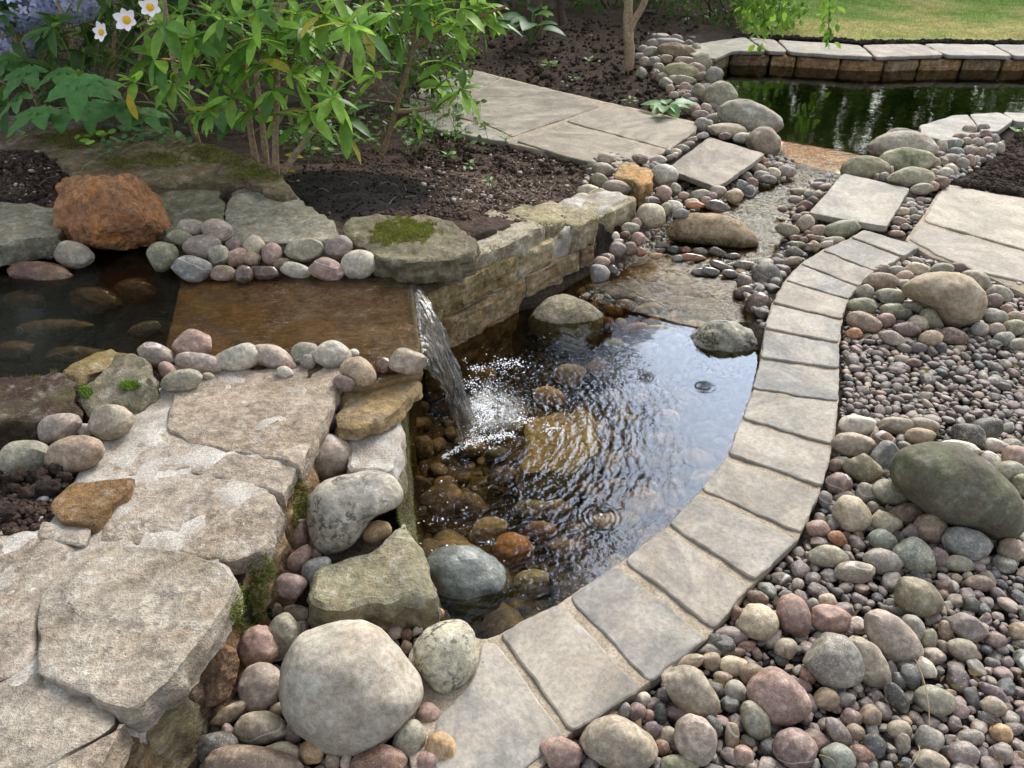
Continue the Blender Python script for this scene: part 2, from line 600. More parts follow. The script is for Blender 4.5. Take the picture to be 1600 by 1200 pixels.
M_WALLS = make_rock("stained_wall_stone", 1.8, stain=(.30, .15, .05), stain_amt=.6, lichen=.5, dark=.7, spk=.5, bumpk=2.0, band=.25, blotch=.4)
M_WETROCK = make_rock("wet_rock", 1.5, stain=(.20, .13, .06), stain_amt=.5, lichen=.15, dark=.5, spk=.4, bumpk=.5, wet=1)
M_FLAG = make_flag("riven_paving")
M_MORTAR = make_mortar("lime_mortar", (.30, .26, .21), (.50, .47, .42))
M_GROUT = make_mortar("sand_mortar", (.30, .25, .18), (.40, .34, .26), 2)
M_SOIL = make_soil("garden_soil")
M_LEAF = make_leaf("shrub_leaf")
M_LEAFD = make_leaf("dull_leaf", .25, .55)
M_BARK = make_plain("bark", .85, 60, .35, .15, .004)
M_MOSS = make_leaf("moss_tuft", .15, .9)
# ------------------------------------------------------------------ the lie of the land
Z_POOL, Z_BASIN, Z_STREAM, Z_FAR = 0.250, -0.100, -0.050, -0.045
W = XY

pool_cut = W([(-400, 430), (0, 392), (95, 382), (240, 388), (278, 430), (262, 500), (240, 575), (180, 570), (100, 600), (0, 600), (-400, 640)], Z_POOL)
terrace = W([(40, 1400), (165, 1130), (235, 1060), (320, 930), (385, 870), (440, 740), (480, 650), (478, 690), (500, 598), (600, 592), (628, 556), (618, 440), (690, 405), (780, 372), (880, 335), (940, 322), (985, 300)], .22)
terrace += W([(935, 250), (1000, 252), (1045, 230), (1090, 190), (1070, 150), (1030, 90), (1060, 60)], .03)
terrace += [(2.6, 9.0), (2.6, 14), (-14, 14), (-14, -1), tuple(P(0, 1400, .22)[:2])]
basin = W([(655, 470), (720, 500), (830, 480), (885, 445), (930, 420), (960, 440), (1060, 480), (1170, 520), (1196, 560), (1180, 650), (1150, 720), (1100, 790), (1040, 850), (965, 910), (880, 965), (800, 1010), (745, 1012), (695, 960), (660, 910), (645, 860), (634, 760), (628, 650), (640, 560)], Z_BASIN)
stream = W([(930, 430), (975, 395), (1015, 350), (1060, 325), (1130, 308), (1180, 290), (1215, 262), (1240, 240), (1330, 262), (1290, 295), (1245, 330), (1222, 380), (1195, 425), (1170, 445), (1185, 500), (1060, 490)], Z_STREAM)
farpond = W([(1112, 112), (1145, 98), (1200, 96), (1235, 98), (1365, 104), (1480, 102), (1600, 100), (2400, 100), (2600, 175), (1600, 186), (1560, 184), (1500, 190), (1440, 206), (1400, 228), (1345, 246), (1228, 224), (1200, 195), (1150, 150)], Z_FAR)
lawn_edge = [tuple(P(a, b, .05)[:2]) for a, b in ((1150, 60), (1200, 60), (1300, 64), (1345, 69), (1470, 67), (1600, 69), (2600, 69))]
lawn = lawn_edge + [(60, 9.5), (140, 60), (140, 190), (2.5, 190), (2.9, 12)]


def bed_z(x, y):
    zb = .27 * (1 - ss(3.4, 5.2, y + .5 * (x + 1.2)))
    zf = .215
    z = zf + (zb - zf) * ss(2.35, 3.1, y - .25 * np.clip(-x, 0, 2) * 0)
    return np.where(x < -1.6, z + .03 * ss(-1.6, -2.2, -x) * 0, z)


soil_fl = P(20, 800, .25); soil_bl = P(45, 255, .34); soil_blk = P(560, 285, .25); soil_rc = P(690, 240, .12)


def ground_z(x, y, noise=True):
    x = np.asarray(x, float); y = np.asarray(y, float)
    z = np.full(x.shape, -0.055)
    z = z + .05 * ss(5.0, 6.0, y) + .06 * ss(7.9, 8.6, y)
    dt = sdist(terrace, x, y)
    bz = bed_z(x, y)
    bz = bz + .05 * np.exp(-((x - soil_fl[0]) ** 2 + (y - soil_fl[1]) ** 2) / .10 ** 2)
    bz = bz + .07 * np.exp(-((x - soil_bl[0] + .1) ** 2 + (y - soil_bl[1]) ** 2) / .35 ** 2)
    bz = bz + .03 * np.exp(-((x - soil_blk[0]) ** 2 + (y - soil_blk[1]) ** 2) / .3 ** 2)
    k = ss(-.012, .012, dt)
    z = z + (bz - z) * k
    z = np.where(inside(lawn, x, y), np.maximum(z, .045), z)
    d = sdist(pool_cut, x, y); z = z + (.02 - z) * ss(-.01, .04, d)
    d = sdist(stream, x, y); z = np.where(z > -.11, z + (np.minimum(z, -.105 + .02 * ss(3.6, 4.6, y)) - z) * ss(-.02, .05, d), z)
    d = sdist(basin, x, y); z = z + (-.40 + .20 * ss(2.75, 3.35, y + .25 * x) + .05 * fbm2(x, y, 5, 2) - z) * ss(-.005, .06, d)
    d = sdist(farpond, x, y); z = z + (-.45 - z) * ss(-.02, .06, d)
    if noise:
        soft = np.where(y < 12, 1.0, 0.0)
        z = z + soft * .012 * fbm2(x, y, 9, 4, 2.2) * np.where(dt > .03, 1.4, .45)
    return z


def axis(lo, hi, step, far_lo, far_hi):
    mid = np.arange(lo, hi, step)
    a, b = [], []
    s, v = step, lo
    while v > far_lo:
        s *= 1.25; v -= s; a.append(v)
    s, v = step, mid[-1]
    while v < far_hi:
        s *= 1.22; v += s; b.append(v)
    return np.concatenate([a[::-1], mid, b])


gx = axis(-3.2, 4.2, .027, -150, 150)
gy = axis(.45, 9.2, .027, -60, 200)
X, Y = np.meshgrid(gx, gy)
Z = ground_z(X, Y)
gc = np.zeros(X.shape + (3,)); gc[:] = (.050, .040, .033)


def paint(w, c):
    w = np.clip(w, 0, 1)[..., None]
    gc[:] = gc * (1 - w) + np.array(c) * w


tin = sdist(terrace, X, Y)
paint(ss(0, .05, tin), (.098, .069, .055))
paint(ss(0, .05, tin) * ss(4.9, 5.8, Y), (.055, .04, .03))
paint(ss(.35, .2, np.hypot(X - soil_rc[0] - .35, (Y - soil_rc[1] + .35) * .8)) * .8, (.165, .118, .092))
paint(ss(.52, .36, np.hypot(X - soil_blk[0], (Y - soil_blk[1]) * .85) + .07 * fbm2(X, Y, 6)), (.030, .027, .025))
paint(ss(0, .05, sdist(basin, X, Y)), (.14, .10, .05))
paint(ss(0, .05, sdist(pool_cut, X, Y)), (.05, .038, .022))
paint(ss(0, .05, sdist(stream, X, Y)), (.26, .185, .08))
paint(ss(0, .05, sdist(farpond, X, Y)), (.02, .024, .014))
gl = fbm2(X, Y, 1.3, 3, 4.0)
lw = ss(.05, .22, sdist(lawn, X, Y))
paint(lw, (.18, .27, .07)); paint(lw * ss(-.1, .5, gl) * .8, (.40, .36, .15)); paint(lw * ss(9.6, 9.0, Y) * .6, (.40, .36, .14))
ny, nx = X.shape
idx = np.arange(nx * ny).reshape(ny, nx)
quads = np.stack([idx[:-1, :-1], idx[:-1, 1:], idx[1:, 1:], idx[1:, :-1]], -1).reshape(-1, 4)
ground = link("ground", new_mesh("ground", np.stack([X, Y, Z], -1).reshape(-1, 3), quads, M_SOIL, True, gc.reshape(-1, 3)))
tag(ground, "dark garden soil and pond bed under the stones", None, None, "structure")
del X, Y, Z, gc, gl, lw, tin


def gz(x, y):
    return float(ground_z(np.array([x]), np.array([y]), False)[0])


# ------------------------------------------------------------------ water
def water_sheet(name, poly, z, mat, step=.05, zfn=None):
    b = resample(ccw(poly), step)
    n = len(b)
    mn, mx = b.min(0), b.max(0)
    a, c = np.meshgrid(np.arange(mn[0], mx[0], step), np.arange(mn[1], mx[1], step))
    a, c = a.ravel(), c.ravel()
    k = sdist([tuple(p) for p in b], a, c) > step * .5
    pts = [Vector(map(float, p)) for p in b] + [Vector((float(p), float(q))) for p, q in zip(a[k], c[k])]
    r = delaunay_2d_cdt(pts, [(i, (i + 1) % n) for i in range(n)], [], 1, 1e-6)
    v = np.array([(p.x, p.y) for p in r[0]])
    zz = np.full(len(v), z) if zfn is None else zfn(v[:, 0], v[:, 1])
    f = [tuple(q) for q in r[2]]
    f = [q if ((v[q[1]][0] - v[q[0]][0]) * (v[q[2]][1] - v[q[0]][1]) - (v[q[1]][1] - v[q[0]][1]) * (v[q[2]][0] - v[q[0]][0])) > 0 else q[::-1] for q in f]
    o = link(name, new_mesh(name, np.column_stack([v, zz]), f, mat, True))
    o["kind"] = "structure"
    return o


IMP = P(735, 678, Z_BASIN)
RINGS = [(938, 808, .016, .085), (761, 848, .010, .035), (1003, 745, .008, .022), (1100, 604, .022, .06), (690, 812, .014, .05), (1010, 590, .014, .05)]


def sep(t, v):
    nd = t.node("ShaderNodeSeparateXYZ", Vector=v)
    return nd.outputs[0], nd.outputs[1]


def rings_h(t, co, c, wl, rmax, amp, warp=None):
    d = t.vmath('DISTANCE', co, tuple(c))
    ph = t.math('MULTIPLY', d, 2 * math.pi / wl)
    if warp is not None: ph = t.math('ADD', ph, warp)
    return t.math('MULTIPLY', t.math('MULTIPLY', t.math('SINE', ph), amp), t.ramp(d, rmax, rmax * .25))


def basin_h(t, co):
    flat = t.vmath('MULTIPLY', co, (1, 1, 0))
    w = t.math('MULTIPLY', t.noise(flat, 14, 3, .6), 16.0)
    c = (IMP[0], IMP[1], 0)
    d = t.vmath('DISTANCE', flat, c)
    d2 = t.vmath('DISTANCE', flat, (IMP[0] - .1, IMP[1] + .1, 0))
    w1 = t.math('SINE', t.math('ADD', t.math('MULTIPLY', d, 2 * math.pi / .052), w))
    w2 = t.math('SINE', t.math('ADD', t.math('MULTIPLY', d2, 2 * math.pi / .031), t.math('MULTIPLY', w, -1.4)))
    h = t.math('ADD', t.math('MULTIPLY', w1, .55), t.math('MULTIPLY', w2, .3))
    h = t.math('ADD', h, t.math('MULTIPLY', t.noise(flat, 38, 3, .55, .5), 1.6))
    patch = t.ramp(t.noise(flat, 5.5, 2), .35, .62, .35, 1.15)
    h = t.math('MULTIPLY', t.math('MULTIPLY', h, patch), t.ramp(d, .25, 1.0, 1.0, .07))
    h = t.math('ADD', h, t.math('MULTIPLY', t.noise(flat, 7, 2), .35))
    for px, py, wl_, r in RINGS:
        q = P(px, py, Z_BASIN)
        h = t.math('ADD', h, rings_h(t, flat, (q[0], q[1], 0), wl_, r, .55 * wl_ / .016))
    return h


M_BASINW = make_water("basin_water", basin_h, (.90, .82, .60), .0015, glint=(.32, .385, .50))  # bluish sky tone and dimming of the reflections put into the glossy colour
basin_w = W([(600, 600), (612, 480), (660, 430), (760, 440), (850, 420), (925, 385), (975, 420), (1060, 455), (1190, 470), (1235, 520), (1228, 600), (1215, 680), (1160, 780), (1090, 860), (1010, 920), (920, 985), (820, 1045), (720, 1050), (660, 985), (610, 900), (600, 760)], Z_BASIN)
tag(water_sheet("water_basin", basin_w, Z_BASIN, M_BASINW), "clear brown rippled water of the round lower basin")


def pool_h(t, co):
    a = t.vmath('MULTIPLY', co, (5, 16, 1))
    h = t.math('ADD', t.noise(a, 2.2, 4, .6, 1.2), t.math('MULTIPLY', t.noise(a, 6, 4, .65, .8), .8))
    x, y = sep(t, co)
    return t.math('MULTIPLY', h, t.math('MULTIPLY', t.ramp(x, -1.5, -.45, .10, 1.3), t.ramp(t.noise(co, 6, 2), .38, .62, .25, 1.2)))


M_POOLW = make_water("pool_water", pool_h, (.74, .65, .46), .017, glint=(.9, .9, .9))
lipF, lipN = P(641, 428, .256), P(660, 577, .256)
pool_w = W([(-420, 400), (0, 375), (95, 365), (240, 372), (300, 408), (420, 405), (560, 405)], Z_POOL) + [tuple(lipF[:2]), tuple(lipN[:2])] + W([(600, 600), (430, 590), (300, 585), (250, 600), (180, 600), (100, 625), (0, 630), (-420, 680)], Z_POOL)
tag(water_sheet("water_pool", pool_w, .254, M_POOLW), "thin brown water sliding over the spill slab out of the dark upper pool")


def stream_h(t, co):
    a = t.vmath('MULTIPLY', co, (1, 1, .1))
    return t.math('ADD', t.noise(a, 26, 3, .6, 1.4), t.math('MULTIPLY', t.noise(a, 60, 3, .6, 1.0), .5))


M_STREAMW = make_water("stream_water", stream_h, (.93, .84, .58), .0042, rough=.02, glint=(.46, .48, .48))
stream_w = W([(900, 450), (940, 405), (975, 370), (1010, 330), (1060, 310), (1130, 295), (1180, 280), (1212, 250), (1225, 222), (1345, 244), (1320, 275), (1290, 300), (1265, 330), (1240, 380), (1225, 420), (1215, 470), (1200, 520), (1060, 490)], Z_STREAM)
YS0, YS1 = P(1060, 440, Z_STREAM)[1], P(1285, 240, Z_STREAM)[1]
tag(water_sheet("water_stream", stream_w, Z_STREAM, M_STREAMW, .05, lambda x, y: -.094 + .056 * ss(YS0 - .1, YS1, y)), "shallow glittering stream running down between pebble banks")


def far_h(t, co):
    a = t.vmath('MULTIPLY', co, (1, 1.6, 1))
    return t.math('ADD', t.noise(a, 5, 3, .5, .3), t.math('MULTIPLY', t.noise(a, 19, 2, .5, .6), .25))


M_FARW = make_water("pond_water", far_h, (.62, .62, .42), .0012, glint=(.85, .88, .82))
far_w = W([(1080, 100), (1130, 92), (1200, 90), (1365, 96), (1600, 92), (2500, 92), (2700, 190), (1600, 200), (1480, 225), (1400, 260), (1340, 243), (1222, 221), (1170, 205), (1120, 150)], Z_FAR)
tag(water_sheet("water_pond", far_w, -.036, M_FARW, .1), "dark green still water of the far pond")

# ------------------------------------------------------------------ the falling sheet of water
nu, nv = 70, 60
u = np.linspace(0, 1, nu)[None, :]; s = np.linspace(-.12, 1.02, nv)[:, None]
botF, botN = P(741, 648, Z_BASIN), P(722, 699, Z_BASIN)
uu = u + .025 * np.sin(s * 9 + 2) * np.sin(u * 11)
lip = lipF[None, None, :] * (1 - u[..., None]) + lipN[None, None, :] * u[..., None]
bot = botF[None, None, :] * (1 - uu[..., None]) + botN[None, None, :] * uu[..., None]
sp = np.clip(s, 0, 2)
pos = lip + (bot - lip) * np.clip(s, -.12, 2)[..., None] * np.array((1, 1, 0))
pos[..., 2] = .2545 - (.2545 - Z_BASIN) * sp ** 2
edge = np.minimum(u, 1 - u)
rid = (.0022 * np.sin(u * 70 + 3 * np.sin(s * 4 + u * 9)) + .0012 * np.sin(u * 151 + s * 11) + .005 * fbm2(u * 8 + s * 0, s * 2.2 + u * 3, 1.7, 3)) * ss(0, .35, s)
pos[..., 2] += rid
pos[..., 0] += rid * 1.6 + .007 * ss(.06, 0, edge) * np.sin(s * 26) * ss(.2, .7, s)
q = np.arange(nu * nv).reshape(nv, nu)
fq = np.stack([q[:-1, :-1], q[:-1, 1:], q[1:, 1:], q[1:, :-1]], -1).reshape(-1, 4)
t = NT("falling_water")
co = t.node("ShaderNodeTexCoord").outputs['UV']
co = t.node("ShaderNodeTexCoord").outputs['Object']
st = t.vmath('MULTIPLY', co, (18, 60, 4))
n1 = t.noise(st, 1.4, 4, .6, .3)
nb = t.bump(n1, .5, .004)
fr = t.node("ShaderNodeFresnel", IOR=1.45, Normal=nb).outputs[0]
gl = t.node("ShaderNodeBsdfGlossy", Color=(1, 1, 1), Roughness=.06, Normal=nb).outputs[0]
tr = t.node("ShaderNodeBsdfTransparent", Color=(.90, .90, .86)).outputs[0]
df = t.node("ShaderNodeBsdfDiffuse", Color=(.75, .77, .78), Normal=nb).outputs[0]
mx = t.node("ShaderNodeMixShader"); t.l.new(t.math('MINIMUM', t.math('MULTIPLY', fr, .75), 1.0), mx.inputs[0]); t.l.new(tr, mx.inputs[1]); t.l.new(gl, mx.inputs[2])
m2 = t.node("ShaderNodeMixShader"); t.l.new(t.ramp(n1, .54, .78, .01, .20), m2.inputs[0]); t.l.new(mx.outputs[0], m2.inputs[1]); t.l.new(df, m2.inputs[2])
M_FALL = t.done(m2.outputs[0])
fall = centred("waterfall", pos.reshape(-1, 3), fq, M_FALL)
tag(fall, "narrow clear sheet of water falling from the slab lip into the basin", "waterfall")

# bubbles and spray where it lands
t = NT("water_foam")
t.done(t.principled(Base_Color=(.86, .88, .9), Roughness=.25, Specular_IOR_Level=.5))
M_FOAM = t.m


def bubbles(name, pts, rad, flat, label, lvl=1):
    d, f = ICO[lvl]
    v = np.concatenate([d * np.array((r, r, r * flat)) + p for p, r in zip(pts, rad)])
    ff = np.concatenate([f + len(d) * i for i in range(len(pts))])
    o = link(name, new_mesh(name, v, ff, M_FOAM))
    tag(o, label, None, None, "stuff")


pts, rad = [], []
for i in range(2900):
    cx, cy = (RNG.normal(765, 20), RNG.normal(642, 27)) if i < 2300 else (RNG.normal(780, 28), RNG.normal(618, 30))
    if cx < 722 + (700 - cy) * .16 or cy > 702: continue
    if fbm2(np.array([cx]), np.array([cy]), .04, 2)[0] < -.12 and i % 3: continue
    p = P(cx, cy, Z_BASIN); p[2] += .001
    pts.append(p); rad.append(RNG.uniform(.0006, .0019) if i % 25 else RNG.uniform(.0022, .0034))
for i in range(300):
    a = RNG.uniform(0, 1); p = P(690 + a * 115, 716 - a * 34 - 10 * math.sin(a * 3) + RNG.normal(0, 2.5), Z_BASIN)
    pts.append(p + np.array((0, 0, RNG.uniform(0, .006)))); rad.append(RNG.uniform(.0012, .003))
for i in range(120):
    p = P(RNG.normal(738, 10), RNG.normal(688, 10), Z_BASIN); pts.append(p + np.array((0, 0, abs(RNG.normal(0, .010))))); rad.append(RNG.uniform(.0008, .0022))
for cx, cy, sx, sy, k in ((792, 568, 14, 5, 140), (745, 575, 9, 4, 60), (735, 600, 9, 6, 70), (815, 656, 9, 4, 60), (860, 670, 8, 4, 30), (1000, 300, 1, 1, 0)):
    for i in range(k):
        p = P(RNG.normal(cx, sx), RNG.normal(cy, sy), Z_BASIN); pts.append(p); rad.append(RNG.uniform(.0012, .0035))
bubbles("splash_foam", pts, rad, .7, "white froth of bubbles around the foot of the waterfall")

# the milky patch of fine bubbles in the surface itself
t = NT("aerated_water")
co = t.node("ShaderNodeTexCoord").outputs['Object']
nz_ = t.math('MULTIPLY', t.noise(co, 34, 5, .7, .6), 1.0)
fine_ = t.noise(co, 260, 3, .7)
d_ = t.vmath('LENGTH', t.vmath('MULTIPLY', co, (1, 1, 0)))
am = t.math('MULTIPLY', t.math('MULTIPLY', t.ramp(d_, .16, .02), t.ramp(nz_, .36, .62)), t.ramp(fine_, .35, .62, .15, .8))
tr = t.node("ShaderNodeBsdfTransparent", Color=(1, 1, 1)).outputs[0]
df = t.node("ShaderNodeBsdfDiffuse", Color=(.78, .80, .80)).outputs[0]
mx = t.node("ShaderNodeMixShader"); t.l.new(am, mx.inputs[0]); t.l.new(tr, mx.inputs[1]); t.l.new(df, mx.inputs[2])
M_AIR = t.done(mx.outputs[0])
q0 = P(766, 640, Z_BASIN)
a_ = np.linspace(0, 2 * math.pi, 48, endpoint=False)
v = np.concatenate([[(0, 0, 0)], np.stack([.2 * np.cos(a_), .2 * np.sin(a_), 0 * a_], 1)])
o = link("aerated_foam", new_mesh("aerated_foam", v, [(0, 1 + i, 1 + (i + 1) % 48) for i in range(48)], M_AIR), (q0[0], q0[1], Z_BASIN + .0025))
tag(o, "milky patch of tiny bubbles where the waterfall enters the basin", None, None, "stuff")

# large clear bubbles floating free
t = NT("bubble_film")
lw_ = t.node("ShaderNodeLayerWeight", Blend=.25).outputs[1]
gl = t.node("ShaderNodeBsdfGlossy", Color=(1, 1, 1), Roughness=.02).outputs[0]
tr = t.node("ShaderNodeBsdfTransparent", Color=(.93, .93, .92)).outputs[0]
mx = t.node("ShaderNodeMixShader"); t.l.new(t.math('ADD', t.math('MULTIPLY', lw_, .7), .12), mx.inputs[0]); t.l.new(tr, mx.inputs[1]); t.l.new(gl, mx.inputs[2])
M_BUB = t.done(mx.outputs[0])
pts, rad = [], []
for _ in range(90):
    cx, cy = RNG.uniform(640, 1010), RNG.uniform(530, 900)
    if cx > 880 and cy > 830: continue
    if RNG.random() < .45: cx, cy = RNG.uniform(640, 730), RNG.uniform(690, 870)
    pts.append(P(cx, cy, Z_BASIN)); rad.append(RNG.choice([.0022, .003, .0042, .006], p=[.4, .35, .18, .07]))
for a, b in ((688, 753), (690, 812), (697, 854), (726, 561), (762, 848), (938, 806)):
    pts.append(P(a, b, Z_BASIN)); rad.append(.0085)
d, f = ICO[2]
v = np.concatenate([d * np.array((r, r, r * .7)) + p for p, r in zip(pts, rad)])
tag(link("floating_bubbles", new_mesh("floating_bubbles", v, np.concatenate([f + len(d) * i for i in range(len(pts))]), M_BUB)), "clear bubbles drifting on the basin water", None, None, "stuff")

# ------------------------------------------------------------------ paving and walls
def C(r, g, b, k=1.0):
    c = lin((r, g, b)); return (c[0] * k, c[1] * k, c[2] * k)


def paver(name, pix, z, thick, col, label, cat, group=None, mat=None, parent=None, res=.025, world=None, **kw):
    poly = world if world is not None else XY(pix, z)
    kw.setdefault('seed', RNG.uniform(0, 50))
    v, f = slab_geo(poly, z if not callable(z) else z, thick, res=res, **kw)
    o = centred(name, v, f, mat or M_FLAG, parent)
    o.color = (*[c_ * (.82 if (mat or M_FLAG) is M_FLAG else 1) for c_ in col], 1)
    if label: o["label"] = label
    if cat: o["category"] = cat
    if group: o["group"] = group
    return o


inner = [(1348, 359), (1329, 371), (1284, 391), (1250, 412), (1226, 438), (1206, 474), (1195, 514), (1188, 560), (1176, 608), (1158, 656), (1136, 712), (1094, 768), (1041, 822), (969, 878), (882, 937), (771, 994)]
outer = [(1438, 385), (1410, 401), (1366, 423), (1341, 448), (1325, 468), (1315, 500), (1312, 537), (1311, 578), (1311, 629), (1301, 698), (1284, 764), (1250, 838), (1176, 912), (1112, 990), (1010, 1072), (886, 1149)]
ecol = [(.66, .64, .61), (.63, .62, .61), (.65, .61, .57), (.60, .60, .60), (.67, .62, .55), (.60, .61, .60), (.57, .58, .59), (.58, .59, .60), (.62, .61, .57), (.63, .61, .57), (.64, .60, .54), (.60, .59, .56), (.63, .58, .54), (.57, .57, .57), (.60, .57, .53)]
etxt = ["pale slab ending the curved edging beside the stepping slab of the stream", "narrow warm grey edging slab, second from the stream end of the curve", "warm grey edging slab, third from the stream end of the curve",
        "cool grey edging slab, fourth from the stream end of the curve", "yellowish edging slab, fifth from the stream end, beside the cluster of green grey cobbles", "grey edging slab, sixth from the stream end, where the curve turns",
        "bluish grey edging slab crossed by dark cracks on the curve", "smooth bluish edging slab just past the cracked one on the curve", "buff edging slab at the widest part of the curve, facing the mossy basin rock",
        "buff edging slab one short of the mossy green boulder on the curve", "tan edging slab facing the big mossy green boulder", "pale grey edging slab beside the cream cobble and mossy boulder",
        "pinkish buff edging slab facing the ring of ripples in the basin", "blue grey edging slab one beyond the speckled pit marked one", "buff edging slab with a few dark pits, second from the corner slab"]
g = "slabs of the curved basin edging"
for i in range(len(inner) - 1):
    a, b = P(*inner[i]), P(*inner[i + 1]); c, d = P(*outer[i + 1]), P(*outer[i])
    near = ss(250, 900, (inner[i][1] + outer[i][1]) / 2)
    gp = .006 + .009 * float(near)
    mc_ = np.array((.585, .57, .535)); ecol[i] = tuple(mc_ * .93 + (np.array(ecol[i]) - mc_) * .36)
    e1 = (b - a) / np.linalg.norm(b - a); e2 = (c - d) / np.linalg.norm(c - d)
    k = 0 if i == 0 else 1
    poly = [tuple((a + e1 * gp * k)[:2]), tuple((b - e1 * gp)[:2]), tuple((c - e2 * gp)[:2]), tuple((d + e2 * gp * k)[:2])]
    paver("edging_slab", None, RNG.uniform(-.002, .003), .042, C(*ecol[i]), etxt[i], "paving slab", g, world=poly, res=.018, bevel=.005, wob=.005, rough=.0028, side=.003)
paver("edging_slab", [(775, 1000), (885, 1156), (828, 1194), (790, 1230), (720, 1290), (668, 1180), (684, 1115), (722, 1085), (744, 1052), (752, 1020), (750, 1003)], 0, .042, C(.55, .54, .515), "last grey slab of the curved edging, cut round the speckled round boulder", "paving slab", g, res=.018, bevel=.005, wob=.005)
mo = [tuple(P(a, b, -.006)[:2]) for a, b in inner[:]] + XY([(752, 1000), (700, 985), (640, 1010), (630, 1080), (640, 1200), (700, 1300), (800, 1250)], -.006) + [tuple(P(a, b, -.006)[:2]) for a, b in outer[::-1]]
cx0 = np.mean([P(*q) for q in inner[4:12]], 0)
v, f = slab_geo(mo, -.007, .05, res=.02, bevel=.003, wob=.006, rough=.003, rsc=22)
o = centred("mortar_bed", v, f, M_GROUT); tag(o, "sandy mortar filling the joints of the curved edging", None, None, "structure")

# path slabs, stepping slabs, copings of the far pond
zb = lambda x, y: np.maximum(bed_z(np.asarray(x), np.asarray(y)) * 0 + .045, 0)
flag = [
    ([(735, 108), (783, 121), (732, 145), (690, 163), (640, 150), (680, 120)], (.48, .46, .41), "paving slab at the shaded far corner of the path by the shrub"),
    ([(786, 122), (872, 142), (938, 166), (800, 213), (772, 199), (702, 179), (736, 147)], (.52, .49, .43), "large greyish buff paving slab in the middle of the far path"),
    ([(943, 167), (1090, 193), (1086, 205), (1046, 233), (884, 189)], (.54, .505, .445), "buff paving slab of the far path beside the dark soil and the broad leaved seedling"),
    ([(879, 192), (1041, 236), (1012, 252), (962, 258), (905, 250), (806, 220)], (.56, .52, .455), "buff paving slab at the end of the far path nearest the block stone"),
    ([(699, 182), (768, 201), (797, 216), (795, 222), (700, 206), (640, 190), (650, 172)], (.57, .56, .51), "narrow paving slab of the far path under the shrub twigs"),
]
for pix, c, lab in flag:
    paver("path_slab", pix, .045, .04, C(*c), lab, "paving slab", "slabs of the garden paths", bevel=.008, rough=.004)
paver("path_slab", [(1478, 287), (1610, 312), (1760, 345), (1740, 440), (1602, 389), (1476, 355), (1443, 344), (1462, 310)], -.004, .04, C(.65, .62, .56), "large pale buff slab of the path beside the pond stones and dark soil", "paving slab", "slabs of the garden paths", bevel=.007, rough=.005)
paver("path_slab", [(1440, 350), (1474, 360), (1602, 394), (1735, 446), (1720, 520), (1605, 441), (1530, 424), (1465, 398), (1420, 372)], -.004, .04, C(.64, .61, .56), "pale slab with a cracked corner, between the buff slab and the gravel", "paving slab", "slabs of the garden paths", bevel=.007, rough=.004)
gm = W([(640, 150), (735, 108), (872, 142), (1092, 192), (1086, 207), (1012, 254), (960, 260), (795, 224), (640, 192)], .036)
v, f = slab_geo(gm, .037, .05, res=.05, bevel=.003, rough=.004)
tag(centred("path_mortar", v, f, M_GROUT), "pale mortar between the far path slabs", None, None, "structure")
v, f = slab_geo(W([(1476, 285), (1770, 342), (1730, 525), (1530, 424), (1455, 402), (1412, 376), (1440, 340), (1462, 305)], -.012), -.013, .05, res=.05, bevel=.003, rough=.004)
tag(centred("path_mortar", v, f, M_GROUT), "pale mortar between the path slabs by the gravel", None, None, "structure")
paver("stepping_slab", [(1108, 214), (1196, 240), (1121, 293), (1041, 263)], .055, .032, C(.52, .485, .44), "brownish grey slab propped over pebbles on the far bank of the stream", "paving slab", bevel=.004, wob=.004, rough=.003)
o = paver("stepping_slab", [(1318, 270), (1422, 294), (1386, 354), (1264, 332)], .03, .032, C(.62, .60, .56), "pale slab with a blue grey stain on the bank by the curved edging", "paving slab", bevel=.004, wob=.004, rough=.003)
paver("spill_stone", [(1205, 216), (1348, 241), (1318, 273), (1236, 251)], -.044, .05, C(.74, .50, .20, .8), "golden brown wet slab where the far pond spills into the stream", "stone slab", mat=M_WETROCK, bevel=.006)
paver("spill_stone", [(912, 445), (965, 403), (1042, 402), (1165, 444), (1176, 482), (1183, 512), (1150, 510), (1060, 484), (985, 464)], -.110, .04, C(.45, .38, .21, .5), "olive wet ledge slab between stream and lower basin", "stone slab", mat=M_WETROCK, bevel=.01, rough=.006)
cop = [([(1060, 73), (1128, 62), (1165, 58), (1198, 80), (1146, 79), (1118, 92), (1085, 88)], (.56, .55, .50), "coping slab of the far pond at its stony corner"),
       ([(1168, 58), (1212, 62), (1231, 80), (1201, 80)], (.60, .57, .54), "short pinkish coping slab of the far pond"),
       ([(1215, 62), (1344, 70), (1366, 89), (1234, 81)], (.63, .61, .57), "grey coping slab of the far pond with an angled end"),
       ([(1347, 70), (1440, 68), (1476, 85), (1369, 89)], (.66, .62, .58), "pale pinkish coping slab of the far pond past the angled one"),
       ([(1443, 68), (1548, 69), (1583, 87), (1479, 86)], (.68, .66, .63), "pale grey coping slab of the far pond beside the lawn"),
       ([(1551, 69), (1700, 70), (1760, 88), (1586, 87)], (.64, .62, .60), "grey coping slab of the far pond at the edge of the photo"),
       ([(1703, 70), (1850, 71), (1930, 89), (1763, 88)], (.64, .62, .60), "coping slab of the far pond outside the photo")]
for pix, c, lab in cop[:6]:
    paver("coping_slab", pix, .10, .032, C(*c), lab, "coping stone", "coping of the far pond", bevel=.008, res=.05, rough=.004)
paver("coping_slab", [(1436, 196), (1488, 180), (1512, 178), (1530, 200), (1512, 212), (1478, 220), (1440, 210)], .03, .045, C(.60, .60, .58), "grey coping slab running behind the cobble heap by the pond", "coping stone", "coping of the far pond", bevel=.006, res=.03)
